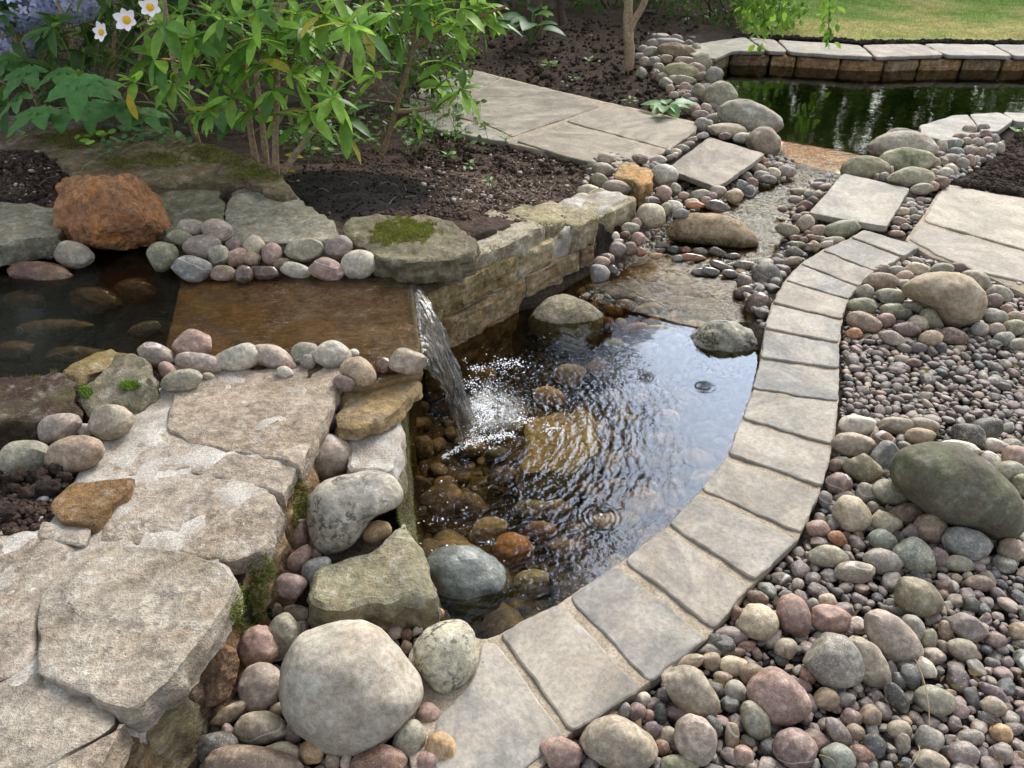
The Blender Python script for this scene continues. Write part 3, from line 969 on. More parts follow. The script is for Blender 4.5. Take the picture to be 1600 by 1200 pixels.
paver("coping_slab", [(1515, 178), (1562, 175), (1585, 186), (1560, 205), (1533, 205)], .03, .045, C(.63, .62, .60), "pale coping slab between pond and dark soil bed", "coping stone", "coping of the far pond", bevel=.006, res=.03)
paver("coping_slab", [(1566, 175), (1640, 177), (1650, 190), (1588, 190)], .03, .045, C(.62, .61, .59), "thin coping slab of the pond at the frame edge beyond the soil bed", "coping stone", "coping of the far pond", bevel=.006, res=.03)

# retaining wall under the far coping
wall = empty("pond_wall", P(1350, 108, -.1), "low brown stone wall under the far coping, rising from the pond", "stone wall")
line = [P(a, b, .10) + (0, .045, 0) for a, b in ((1085, 90), (1118, 92), (1146, 79), (1201, 80), (1231, 81), (1366, 89), (1480, 86), (1583, 87), (1760, 88))]
L = resample([tuple(p[:2]) for p in line], .01, False)
ds = np.concatenate([[0], np.cumsum(np.linalg.norm(np.diff(L, axis=0), axis=1))])
s0 = 0
while s0 < ds[-1] - .2:
    w = RNG.uniform(.2, .42); i0, i1 = np.searchsorted(ds, s0), min(len(L) - 1, np.searchsorted(ds, s0 + w - .015))
    a, b = L[i0], L[i1]; e = (b - a) / np.linalg.norm(b - a); nn = np.array((-e[1], e[0]))
    if nn[1] < 0: nn = -nn
    po = [tuple(a), tuple(b), tuple(b + nn * .2), tuple(a + nn * .2)]
    v, f = slab_geo(po, .052, .3, res=.035, bevel=.015, side=.02, wob=.01)
    o = centred("wall_stone", v, f, M_WALLS, wall); o.color = (*C(*random.choice([(.68, .54, .38), (.58, .48, .36), (.66, .57, .45), (.55, .45, .35)])), 1)
    s0 += w

# stone wall beside the waterfall
A0, B0 = np.array((-.345, 2.60)), np.array((.66, 3.70))
E = (B0 - A0) / np.linalg.norm(B0 - A0); N = np.array((-E[1], E[0]))
if N[1] < 0: N = -N
wall = empty("stone_wall", (*(A0 + E * .6 + N * .1), -.1), "rough mortared sandstone wall beside the waterfall, stained orange at the waterline", "stone wall")


def block(s0, s1, z0, z1, dp=.3, f0=0.0, mat=None, col=(.62, .56, .44), tilt=0.0, sk=0.0, seed=None, name="wall_stone"):
    po = [tuple(A0 + E * s0 + N * f0), tuple(A0 + E * (s0 + s1) / 2 + N * (f0 - .012)), tuple(A0 + E * s1 + N * (f0 + sk)), tuple(A0 + E * s1 + N * dp), tuple(A0 + E * s0 + N * dp)]
    zf = lambda x, y: z1 + tilt * (((np.asarray(x) - A0[0]) * N[0] + (np.asarray(y) - A0[1]) * N[1]) - .1)
    v, f = slab_geo(po, zf, z1 - z0, res=.014, bevel=.009, side=.013, wob=.010, rough=.009, seed=RNG.uniform(0, 40) if seed is None else seed, soften=2)
    o = centred(name, v, f, mat or M_SAND, wall); o.color = (*C(*col), 1)
    return o


v, f = slab_geo([tuple(A0 + E * .01 + N * .012), tuple(A0 + E * 1.05 + N * .02), tuple(A0 + E * 1.46 + N * .05), tuple(A0 + E * 1.46 + N * .27), tuple(A0 + N * .27)], .165, .5, res=.02, bevel=.01, side=.012, rough=.02)
centred("mortar", v, f, M_MORTAR, wall)
block(0, .60, -.32, .045, mat=M_WALLS, col=(.64, .55, .40)); block(.61, 1.0, -.32, .05, mat=M_WALLS, col=(.68, .60, .46)); block(1.1, 1.50, -.32, -.06, f0=.03, mat=M_WALLS, col=(.5, .44, .34)); block(1.01, 1.14, -.3, .04, mat=M_WALLS, col=(.62, .53, .40))
block(.0, .56, .058, .185, mat=M_WALLS, col=(.62, .55, .38)); block(.57, .80, .06, .17, col=(.70, .63, .48), mat=M_SAND)
block(.28, .76, .14, .24, f0=.02, dp=.36, col=(.66, .62, .53), mat=M_SAND, tilt=-.05)
block(.76, .92, .07, .225, f0=.03, col=(.60, .56, .43), mat=M_SANDM); block(.94, 1.12, .05, .185, f0=.0, col=(.64, .59, .47)); block(1.1, 1.48, -.05, .16, f0=.02, dp=.26, col=(.62, .58, .47))

# the masonry wall at the front
fw = empty("masonry_wall", P(230, 900, .0), "broad pale mortared stone wall top sloping away beneath the cobbles", "stone wall")
edge_px = [(528, 578), (500, 650), (474, 730), (430, 815), (402, 862), (352, 915), (262, 1055), (196, 1128), (140, 1205), (90, 1290)]
core = W([(a - 26, b - 8) for a, b in edge_px], .24) + W([(-150, 1400), (-200, 900), (0, 840), (70, 830), (150, 690), (255, 605), (400, 575)], .24)
v, f = slab_geo(core, .2505, .3, res=.02, bevel=.012, side=.012, rough=.009, wob=.01, rsc=12)
centred("mortar", v, f, M_MORTAR, fw)


def wst(pix, z, th, col, mat=None, **kw):
    kw.setdefault('rough', .0065)
    q_ = np.mean(np.array(pix, float), 0); pix = [tuple(q_ + (np.array(p_) - q_) * 1.075) for p_ in pix]
    v, f = slab_geo(XY(pix, z), z, th, res=.016, bevel=kw.pop('bevel', .006), side=kw.pop('side', .014), wob=kw.pop('wob', .006), seed=RNG.uniform(0, 40), soften=1, **kw)
    o = centred("wall_stone", v, f, mat or M_SAND, fw); o.color = (*C(*col), 1)
    return o


wst([(282, 604), (330, 585), (420, 574), (520, 574), (530, 588), (502, 642), (478, 694), (462, 720), (400, 708), (305, 690), (268, 668), (276, 632)], .255, .07, (0.64, 0.58, 0.51))
wst([(172, 700), (235, 684), (262, 676), (300, 696), (330, 704), (300, 728), (215, 742), (152, 742)], .250, .05, (0.65, 0.60, 0.54))
wst([(345, 706), (400, 714), (462, 728), (440, 772), (420, 764), (300, 736)], .251, .05, (0.64, 0.59, 0.53))
wst([(218, 756), (300, 742), (420, 772), (432, 802), (400, 852), (352, 876), (330, 872), (255, 850), (165, 846), (172, 800)], .252, .06, (0.64, 0.59, 0.53))
wst([(128, 872), (160, 858), (210, 856), (340, 884), (356, 905), (332, 955), (262, 1052), (205, 1104), (172, 1094), (66, 1046), (70, 985), (62, 975), (76, 925)], .276, .085, (0.64, 0.60, 0.54), rough=.009, side=.016)
wst([(0, 842), (84, 846), (122, 868), (62, 930), (52, 1000), (50, 1036), (0, 1056), (-120, 1060), (-120, 870)], .254, .05, (0.64, 0.59, 0.53))
wst([(-120, 1076), (0, 1074), (60, 1052), (165, 1098), (170, 1130), (122, 1166), (40, 1206), (-60, 1240), (-150, 1230)], .254, .05, (0.64, 0.60, 0.54))
wst([(40, 1214), (130, 1172), (182, 1140), (192, 1126), (150, 1205), (110, 1280), (-20, 1330)], .254, .07, (0.63, 0.57, 0.50))
wst([(78, 790), (112, 752), (208, 750), (196, 770), (146, 818), (98, 814)], .275, .06, (.55, .43, .28), M_WALLS)
wst([(60, 838), (66, 812), (100, 818), (140, 822), (130, 850), (90, 846)], .262, .04, (0.64, 0.60, 0.54))
# lower course along its face
lo = [(500, 690), (440, 815), (365, 915), (275, 1050), (205, 1130), (145, 1215)]
cc = [(.58, .47, .33), (.62, .52, .38), (.56, .46, .36), (.55, .50, .38), (.54, .45, .33)]
for i in range(5):
    a, b = P(*lo[i], .16), P(*lo[i + 1], .16); e = (b - a) / np.linalg.norm(b - a); nn = np.array((-e[1], e[0], 0)); nn = nn if nn[0] < 0 else -nn
    a = a + e * .008; b = b - e * .008
    po = [tuple((a - nn * .012)[:2]), tuple((b - nn * .012)[:2]), tuple((b + nn * .1)[:2]), tuple((a + nn * .1)[:2])]
    v, f = slab_geo(po, .16, .24, res=.016, bevel=.015, side=.016, wob=.012, soften=2, batter=.03)
    o = centred("wall_stone", v, f, M_WALLS, fw); o.color = (*C(*cc[i]), 1)

# big stones that lie loose round the upper pool
def bigslab(name, pix, z, th, col, label, cat="rock", mat=None, tilt=(0, 0), **kw):
    poly = XY(pix, z); c = np.mean(poly, 0)
    zf = (lambda x, y: z + tilt[0] * (np.asarray(x) - c[0]) + tilt[1] * (np.asarray(y) - c[1]))
    a = dict(res=.014, bevel=.010, side=.02, wob=.014, rough=.013, soften=1, seed=RNG.uniform(0, 40)); a.update(kw)
    v, f = slab_geo(poly, zf, th, **a)
    o = centred(name, v, f, mat or M_SAND)
    o.color = (*C(*col), 1)
    return tag(o, label, cat)


spill = paver("spill_stone", [(283, 437), (420, 428), (641, 425), (661, 577), (560, 600), (400, 600), (250, 590), (262, 520)], .2465, .055, C(.54, .44, .31, .9), "wide brown slab under the sheet of water above the waterfall", "stone slab", mat=M_WETROCK, bevel=.006, rough=.002)
mslab = bigslab("rock_slab", [(528, 352), (552, 337), (612, 334), (690, 337), (714, 352), (748, 374), (742, 392), (700, 402), (640, 410), (592, 404), (552, 376)], .335, .10, (.47, .43, .35), "dark flat slab with a bright moss patch, between spill slab and black soil", mat=M_SANDM, rough=.016)
bigslab("rock_slab", [(362, 300), (402, 285), (452, 296), (498, 330), (524, 346), (528, 372), (480, 380), (430, 378), (365, 384), (345, 352)], .315, .09, (.58, .56, .49), "pale grey flat slab behind the row of cobbles, beside the mossy slab")
bigslab("rock_slab", [(268, 262), (345, 285), (352, 345), (300, 372), (240, 360), (230, 300)], .318, .07, (.47, .45, .37), "dirty weathered slab behind the rust orange rock", mat=M_SANDM)
bigslab("rock_slab", [(-130, 312), (0, 314), (40, 318), (90, 322), (97, 350), (92, 365), (40, 372), (0, 380), (-130, 385)], .37, .10, (.50, .49, .42), "grey green flat ledge rock overhanging the upper pool beside the orange rock", rough=.012)
coping = bigslab("coping_rock", [(-60, 205), (20, 190), (150, 190), (230, 196), (300, 216), (372, 244), (430, 262), (462, 300), (430, 306), (380, 284), (300, 285), (230, 292), (150, 290), (100, 262), (60, 232), (-60, 222)], .345, .12, (.46, .40, .31), "long mossy crumbling coping below the shrub, overgrown with ivy", "rock", M_SANDM, rough=.022, res=.03)
bigslab("rock_slab", [(-60, 182), (40, 180), (170, 184), (178, 194), (100, 196), (0, 204), (-60, 206)], .37, .06, (.42, .40, .36), "flat grey stone under the big dark leaves behind the soil", res=.03)
bigslab("rock_block", [(-120, 592), (0, 588), (60, 582), (105, 580), (118, 598), (112, 640), (60, 655), (0, 660), (-120, 670)], .315, .14, (.27, .20, .16), "dark brown rock with a mossy top at the near end of the upper pool", mat=M_SANDM, rough=.012)
mstone = bigslab("rock_block", [(116, 604), (190, 562), (236, 572), (238, 594), (200, 618), (140, 640), (124, 636)], .312, .10, (.47, .45, .37), "slanted greenish rock with two bright moss tufts above the rounded cobbles", tilt=(.1, .25), mat=M_SAND)
bigslab("rock_block", [(92, 578), (150, 548), (176, 541), (198, 556), (178, 566), (120, 590)], .285, .09, (.56, .48, .30), "yellow brown rock wedged behind the two moss topped rocks")
# pillar by the fall: capping stone, blocks under it
pil = empty("stone_pier", P(590, 700, 0), "short stone pier with an overhanging buff capping stone beside the waterfall", "stone pier")


def pst(name, pix, z, th, col, mat, **kw):
    a = dict(res=.014, bevel=.014, side=.014, wob=.01, rough=.008, soften=2, seed=RNG.uniform(0, 40)); a.update(kw)
    v, f = slab_geo(XY(pix, z), z, th, **a)
    o = centred(name, v, f, mat, pil); o.color = (*C(*col), 1)


pst("capping_stone", [(530, 612), (548, 588), (590, 582), (640, 584), (658, 590), (655, 606), (626, 634), (598, 654), (560, 668), (526, 668), (528, 640)], .215, .06, (.62, .53, .38), M_SAND)
pst("pier_stone", [(540, 668), (600, 652), (628, 642), (630, 690), (612, 735), (545, 735)], .15, .07, (.66, .61, .55), M_MORTAR)
pst("pier_stone", [(548, 700), (604, 692), (608, 738), (590, 760), (548, 752)], .085, .12, (.45, .34, .22), M_WALLS)
pst("pier_stone", [(606, 690), (628, 680), (634, 730), (622, 760), (606, 745)], .085, .12, (.50, .47, .38), M_SAND)
bw = paver("basin_wall", [(606, 640), (634, 630), (640, 720), (646, 800), (662, 880), (640, 890), (618, 800)], .0, .4, C(.30, .28, .14), "thin algae covered wall edge of the basin below the pier", "stone wall", mat=M_SANDM, bevel=.008)
# ------------------------------------------------------------------ cobbles, boulders and pebbles
PALETTE = {
    'pg': ((.63, .57, .54), "pinkish grey"), 'mg': ((.54, .49, .49), "mauve grey"), 'mv': ((.52, .42, .42), "mauve"), 'gg': ((.56, .56, .49), "greenish grey"),
    'lg': ((.68, .67, .64), "light grey"), 'gy': ((.53, .52, .51), "mid grey"), 'dg': ((.33, .33, .32), "charcoal"), 'bg': ((.47, .50, .52), "blue grey"),
    'sl': ((.34, .36, .385), "slate coloured"), 'gr': ((.50, .52, .39), "mossy green"), 'bt': ((.51, .56, .53), "bluish green"), 'tn': ((.65, .56, .44), "tan"),
    'tb': ((.57, .48, .40), "tan brown"), 'br': ((.47, .37, .31), "brown"), 'rb': ((.52, .36, .29), "reddish brown"), 'rd': ((.42, .22, .19), "dark red"),
    'pk': ((.68, .53, .49), "pink"), 'cr': ((.74, .69, .58), "cream"), 'wh': ((.80, .78, .75), "whitish"), 'oc': ((.72, .56, .35), "ochre yellow"),
    'or': ((.74, .46, .27), "orange"), 'ol': ((.52, .50, .38), "olive"), 'pu': ((.44, .37, .42), "purple"), 'gt': ((.60, .56, .49), "greyish tan"),
    'pr': ((.64, .50, .47), "dusty pink"),
}


def mute(c, k=.52):
    c = (c[0] * 1.02, c[1] * .99, c[2] * .93)
    g_ = c[0] * .3 + c[1] * .59 + c[2] * .11
    return tuple(g_ + (x - g_) * k for x in c[:3])


def tilt_height(a, b, c, ang):
    cu, su = math.cos(ang), math.sin(ang)
    return math.sqrt((a * su * UP[2]) ** 2 + (b * cu * UP[2]) ** 2 + (c * FW[2]) ** 2)


FOOT = []          # footprints of placed stones: x, y, radius


def place_stone(name, cx, cy, a, b, ang, col, zbase, seed, sub=3, mat=None, lumps=.07, power=None, facets=0, cr=.85, outline=None, fine=0.0, speck=.5, sink=.85, dz=None):
    """a real stone resting at height zbase, seen at (cx, cy) with half axes a, b (photograph pixels) turned by ang degrees"""
    th = -math.radians(ang)
    z = zbase
    for _ in range(4):
        p = P(cx, cy, z)
        k = depth_of(p) / FPX
        A, B = a * k, b * k
        Cc = cr * min(A, B)
        z = zbase + sink * tilt_height(A, B, Cc, th)
        if dz is not None: z = dz
    p = P(cx, cy, z); k = depth_of(p) / FPX; A, B = a * k, b * k; Cc = cr * min(A, B)
    if power is None: power = 2.05 + .6 * ((seed * 7.31) % 1)
    ol = None
    if outline is not None:
        pts = np.array(outline, float) - np.array((cx, cy)); pts[:, 1] *= -1; pts *= k
        r = resample([tuple(q) for q in pts], .01); r = smooth_ring(r, 3)
        an = np.arctan2(r[:, 1], r[:, 0]); o_ = np.argsort(an); ol = (an[o_], np.hypot(r[:, 0], r[:, 1])[o_])
        Cc = cr * float(np.median(ol[1])); th = 0
    v, f = stone_geo(A, B, Cc, seed, lumps, power, facets, sub, ol, fine, None if power < 2.4 else 0.4)
    cu, su = math.cos(th), math.sin(th)
    w = np.outer(v[:, 0] * cu - v[:, 1] * su, RT) + np.outer(v[:, 0] * su + v[:, 1] * cu, UP) - np.outer(v[:, 2], FW)
    o = link(name, new_mesh(name, w, f, mat or M_PEB), tuple(p))
    jit = 1 + .06 * math.sin(seed * 91)
    o.color = (*[min(1, c * jit * .88) for c in lin(mute((col[0] * 1.022, col[1] * .997, col[2] * .94), .62))], speck)
    FOOT.append((p[0], p[1], max(A, B) * .8 + min(A, B) * .2))
    return o


ZONES = []


def zone(noun, phrase, group, zb, rows, **kw):
    ZONES.append((noun, phrase, group, zb, rows, kw))


T = "cobbles round the upper pool"
zone("cobble", "in the heap at the back of the spill slab", T, lambda x, y: .25 + max(0, (408 - y)) * .0016, """
300 356 22 13 0 pg;339 361 23 18 15 pg;316 386 28 19 0 mg;282 371 20 12 10 gr;366 386 13 13 0 mv;398 384 15 15 20 cr;394 405 13 12 0 tn;372 402 18 13 -35 pk
425 397 15 18 0 pr;441 413 14 10 -15 tb;476 391 30 18 -5 gg;529 388 22 18 -20 mg;252 401 26 22 -40 gr;340 400 19 16 -40 gg;299 421 29 20 5 bg
349 427 20 13 0 tb;382 429 14 15 0 brw;413 425 22 13 5 brw;463 423 24 12 12 lg;512 421 27 17 10 pr;560 414 28 23 -10 lg""", sink=.8)
zone("cobble", "in the line along the front edge of the spill slab", T, lambda x, y: .25, """
246 556 30 17 20 pg;304 540 30 24 10 pr;312 568 38 17 8 pg;262 580 17 12 50 pr;219 565 11 8 0 mv;283 595 32 17 -12 gg;325 588 10 6 5 cr;275 578 11 7 10 pk
371 558 36 22 -12 lg;428 558 34 17 20 pg;420 563 12 12 0 mv;476 552 21 17 -20 gg;482 565 12 12 0 mg;519 554 29 21 2 lg;446 582 14 9 20 lg;448 570 16 9 15 pr
561 580 28 21 28 tn;600 571 14 13 0 rbw;638 566 29 20 5 gt;537 599 17 12 10 mv;552 553 9 8 0 wh""", sink=.8)
zone("cobble", "below the moss topped rocks by the soil", "cobbles by the masonry wall", lambda x, y: .25, """
93 668 34 22 -20 pg;173 659 33 27 -15 gt;38 714 40 25 -8 gg;116 709 43 28 -12 tb;134 672 14 10 0 lg""")
zone("cobble", "stacked in the gully between masonry wall and pier", "cobbles in the gully", lambda x, y: .17 - (y - 620) * .0005, """
519 621 21 14 70 pg""")
zone("cobble", "stacked in the gully between masonry wall and pier", "cobbles in the gully", lambda x, y: .12, """
503 657 24 23 20 pgq""")
zone("cobble", "stacked in the gully between masonry wall and pier", "cobbles in the gully", lambda x, y: .07, """
514 714 36 34 0 pg""")
zone("cobble", "beside the kidney shaped grey boulder", "cobbles in the gully", lambda x, y: .04, """
589 831 23 17 -20 oc;469 836 16 24 8 pr;468 873 24 14 -50 pr;493 866 10 9 0 pk;495 890 25 18 -35 bg;454 916 25 19 5 mv""")
zone("cobble", "around the great pale boulder", "cobbles around the great pale boulder", lambda x, y: -.03, """
429 955 13 13 0 br;465 959 22 13 10 cr;440 997 26 36 20 gg;495 972 15 12 20 gy;466 987 18 13 -45 mg;406 1011 32 32 0 pr;407 1076 33 37 10 pg;433 1110 12 12 0 tb
410 1138 43 24 5 gt;459 1144 14 18 0 mv;440 1174 30 14 3 cr;488 1173 20 20 0 oc;519 1187 13 14 0 tb;541 1190 9 15 0 pg;395 1196 76 27 4 tb;619 989 12 11 0 pgs
635 993 9 11 0 rb;652 986 11 7 -45 wh;635 1011 9 10 0 tb;669 1117 19 18 0 pr;640 1156 24 31 28 gg;690 1170 22 29 -20 oc;592 1192 41 27 5 rb;670 1190 18 18 0 pr
355 1118 34 13 -35 tn;355 1148 11 16 0 mv;372 1108 20 14 0 dg;340 1170 30 26 0 dg;686 959 8 9 0 or""", sink=.7)
G = "cobbles at the edge of the gravel"
zone("cobble", "in the cluster around the tan boulder", G, lambda x, y: -.035, """
1375 441 26 15 0 tb;1379 421 14 9 0 gt;1402 424 12 9 0 bt;1434 421 20 10 5 cr;1472 420 18 9 0 gg;1496 418 13 8 0 mv;1351 458 13 13 0 gt;1389 464 25 13 0 gg;1346 478 23 13 5 gr
1400 487 25 13 10 gr;1429 481 18 11 15 gg;1350 504 27 15 20 tb;1384 501 14 12 0 pr;1418 515 22 12 5 mv;1434 505 18 12 10 crs;1455 500 20 15 30 ol;1393 529 20 11 25 pg
1455 530 19 14 0 tn;1489 526 22 13 10 br;1471 544 8 9 0 sl;1436 544 13 8 0 pu;1531 515 13 12 0 gys;1556 497 20 14 30 gy;1550 470 15 12 0 mv;1560 459 24 13 20 gg
1525 438 24 15 30 gt;1569 530 16 12 0 bt;1586 512 18 13 -10 ol;1557 516 12 11 0 pg;1553 539 12 8 0 dg;1592 538 16 10 0 gg;1588 495 15 8 0 tn;1574 484 9 9 0 pr
1413 444 10 9 0 lg;1412 432 14 9 -20 pk;1334 521 13 9 0 or""")
zone("cobble", "in the heap around the big mossy green boulder", G, lambda x, y: -.04, """
1340 665 28 16 0 wh;1399 665 25 13 2 gtq;1445 665 24 12 10 gt;1437 682 23 13 0 tn;1334 696 34 19 5 gt;1380 688 20 14 20 rb;1386 714 20 22 20 bgq;1347 732 29 21 25 ol
1310 756 21 18 10 mv;1391 772 28 19 25 ggq;1331 804 29 26 30 cr;1382 816 24 17 20 cr;1420 804 29 17 -5 br;1454 826 23 23 0 tb;1424 831 17 13 0 mg;1381 846 23 18 35 bt
1430 868 30 25 32 bts;1510 850 36 25 15 bg;1295 870 31 18 8 gg;1289 782 11 15 0 gy;1277 826 20 14 5 pk;1309 842 15 11 35 or;1379 878 30 20 8 gy;1335 894 30 17 0 gts
1500 881 24 13 8 gg;1465 872 14 16 0 mv;1577 860 16 20 0 tb;1587 716 18 20 0 pr;1556 697 20 11 10 lg;1548 722 14 18 -15 wh;1577 740 22 20 0 gg;1596 760 14 20 0 gr
1513 681 27 19 25 dgs;1542 672 25 19 -20 dgs;1498 703 32 15 5 wh;1596 808 12 20 0 rb;1306 729 12 12 0 br;1318 776 17 8 -10 mg;1352 770 14 16 0 gy;1364 793 9 10 0 gy""")
zone("cobble", "in the gravel beside the lower curve of the edging", G, lambda x, y: -.04, """
874 1176 35 25 0 pr;970 1163 57 37 15 gt;1081 1081 50 30 35 gt;1088 1157 32 38 -12 pg;1185 972 30 28 0 crs;1075 1037 27 13 -22 tn;1142 993 25 13 10 mg;1121 1005 17 13 30 dg
1110 1017 18 10 10 gy;1112 1034 15 14 0 tb;1146 1021 20 8 -5 br;1146 1041 22 15 5 cr;1175 1055 19 18 0 tb;1150 1081 17 17 10 lg;1130 1060 15 10 0 tb;1166 1010 14 8 -5 rb
1150 960 10 14 0 rb;1183 935 18 12 20 br;1115 1135 13 18 -25 sl;1144 1150 11 25 3 tn;1180 1126 20 31 -25 gg;1141 1100 15 13 20 sl;1217 1090 46 38 25 pr;1162 1182 15 16 -20 pk
1060 1116 20 10 15 mv;1032 1115 10 17 -8 sl;995 1114 13 15 5 mv;975 1112 10 14 10 gy;1020 1141 14 13 20 pu;1035 1168 12 12 0 rb;1062 1196 30 14 5 gr;955 1117 13 8 0 oc
1045 1150 13 15 0 gt;1005 1094 14 12 10 lg;1015 1118 9 9 0 pk;912 1140 10 8 0 oc;1132 1008 17 15 30 dg""")
zone("cobble", "in the open gravel away from the edging", G, lambda x, y: -.04, """
1240 962 25 33 -20 pr;1298 968 31 22 5 pr;1303 1032 45 40 25 gys;1358 1035 24 44 -32 gt;1392 996 48 30 45 pg;1434 935 38 30 22 ol;1242 1169 34 29 5 mv;1460 1095 30 21 15 gg
1425 1060 15 24 -20 sl;1404 1063 12 14 -20 bg;1445 1045 14 20 -35 wh;1310 1183 26 20 5 bt;1452 1156 19 20 0 gy;1405 1140 19 15 0 gt;1366 1164 16 19 0 sl;1346 1179 20 13 25 rb
1310 1145 27 14 55 mg;1291 1092 18 17 0 tn;1336 1146 16 14 0 tb;1330 1122 15 14 0 mv;1360 1118 16 16 0 tb;1322 1094 14 12 -10 gy;1402 1092 28 14 58 dg;1504 1015 24 17 25 gt
1426 983 17 22 -15 gy;1452 1000 11 18 10 gg;1478 988 11 18 0 tb;1512 983 30 20 30 mgq;1552 1105 18 16 20 gt;1555 1085 25 12 42 pu;1564 1146 17 14 10 oc;1564 1177 18 16 0 mg
1515 1153 21 12 -8 gy;1506 1178 24 19 0 mg;1455 1190 26 16 15 gt;1532 911 22 12 5 tb;1515 945 15 13 0 dg;1592 988 14 15 0 tn;1480 917 18 11 -10 br;1270 950 10 15 0 gy
1292 938 13 12 0 crs;1228 1014 17 16 0 gt;1262 1056 13 15 -30 rb;1405 955 18 8 15 sl;1540 970 12 8 -60 mv;1555 1000 15 12 10 mv""")
S = "stones between stream and far pond"
zone("cobble", "in the cobble heap between pond coping and soil bed", S, lambda x, y: -.0, """
1515 204 10 9 0 gt;1535 201 11 8 0 tb;1540 210 8 7 0 mv;1492 225 13 9 -10 bt;1494 239 13 8 5 bg;1471 230 9 12 -10 gt;1517 237 12 9 20 pg;1532 239 9 9 0 tb;1547 234 11 10 0 gg
1562 232 7 10 0 gt;1554 218 7 8 -20 mg;1542 220 9 6 -10 pr;1527 223 11 7 0 pg;1522 213 10 5 0 pr;1500 215 12 7 10 tb;1511 222 9 7 0 gt;1449 240 11 8 10 pk;1467 243 9 6 0 mv
1486 249 14 8 5 pg;1504 257 9 10 0 gg;1515 252 9 10 -10 pr;1525 250 6 7 0 lg;1460 256 9 10 0 tb;1473 254 8 9 0 ol;1485 267 11 11 20 cr;1476 271 13 9 0 lg;1460 270 7 6 0 tn
1470 285 13 10 0 br;1457 291 10 8 0 pk;1440 295 18 9 -5 gt;1381 277 8 8 0 gy;1371 277 6 6 0 gt;1391 268 5 9 20 pk""", sink=.75)
zone("cobble", "on the stony bank between far path and pond", S, lambda x, y: .0 + max(0, (150 - y)) * .0006, """
1047 68 28 8 5 gy;1097 97 15 14 20 gg;1115 120 14 15 30 gy;1092 147 11 15 0 ol;1075 97 22 7 8 tn;1135 204 30 11 3 cr;1159 216 14 8 -5 lg;1133 213 10 6 0 mv;1174 198 13 6 5 lg
1097 196 12 11 0 gy;1116 187 15 9 5 gg;1096 181 16 8 0 mv;1102 170 9 8 0 pg;1075 170 8 11 0 gt;1086 173 9 9 0 pk;1052 150 8 7 0 pg;1074 153 8 7 0 mg;1070 137 9 8 0 pk
1040 130 11 9 0 gg;1034 121 10 7 -15 gt;1024 117 8 9 0 br;1070 128 18 9 5 ol;1097 121 13 8 0 tb;1002 115 9 9 0 gg;1030 106 9 7 20 gt;1020 97 12 8 -10 gy;1007 97 9 8 0 gt
1040 93 11 7 0 tb;1017 81 14 8 -10 gg;1005 78 9 7 0 gy;998 89 9 6 0 mg;1021 69 12 7 -5 mg;1035 58 12 6 5 gy;1057 60 10 6 10 gy;1052 124 9 7 -10 lg;1047 140 7 8 0 tn;1108 160 9 8 0 gg
1117 166 12 8 0 pg;1088 108 14 9 20 tb;1076 71 8 8 0 dg;1087 78 8 10 0 gg;1066 105 9 7 0 gt;1063 148 9 6 -20 tb""", sink=.75)
zone("cobble", "bedded in the strip between path and stepping slab", S, lambda x, y: .02, """
1097 212 11 5 -15 lg;1082 219 9 5 -20 pg;1075 226 11 5 -10 gt;1066 232 11 6 5 gg;1056 239 9 7 0 cr;1045 237 6 5 0 lg;1027 251 15 8 -5 lg;1046 247 8 5 -20 gt;1055 243 6 5 0 wh""", sink=.6)
zone("cobble", "heaped round the block stone at the path end", S, lambda x, y: .05, """
946 249 13 9 0 pg;942 266 17 12 10 gt;925 257 8 7 0 gg;936 283 14 11 20 ol;964 293 23 11 8 pg;919 299 17 10 -5 cr;1000 249 12 8 10 br;1037 275 21 18 20 lgs;1018 337 24 19 10 crs
985 357 14 9 0 gg;994 350 8 9 20 pk;977 366 8 5 0 rb;997 374 11 11 30 pr;965 390 13 12 10 mg;985 389 10 12 -35 br;950 404 12 8 15 br;940 410 12 9 10 pk;936 427 17 14 0 bg
957 423 9 9 0 slw;1001 394 9 7 0 orw;1025 400 10 5 -5 oc;962 369 6 7 0 wh;966 378 8 5 0 wh;1064 334 13 8 0 bg;1054 323 13 10 30 wh;1041 327 10 10 30 gg;1121 322 20 9 12 mvw
1086 320 15 6 0 or;1095 305 17 9 -5 gg;1147 307 14 10 5 tn;1172 300 11 11 0 sl;1122 300 13 10 0 pg;1037 303 12 13 0 pr;1055 296 9 10 0 gg;1068 306 9 6 0 pk;1082 316 11 6 0 crs
1018 314 12 7 0 mg;1103 313 9 6 0 pr;1112 308 8 8 20 mv""", sink=.7)
zone("cobble", "on the stream bank below the stepping slab", S, lambda x, y: -.03, """
1185 264 14 8 25 pg;1208 272 12 10 10 cr;1190 276 12 9 0 gy;1228 268 15 9 5 pg;1174 287 10 9 0 rb;1157 290 10 9 0 bg;1200 280 14 7 10 mg;1216 258 9 5 0 lg;1190 252 7 8 0 or
1150 303 9 8 0 cr;1199 258 8 5 0 pr;1221 253 6 4 0 tb;1166 276 9 7 0 gg;1184 272 6 5 0 mv;1232 262 10 5 0 gy""", sink=.7)
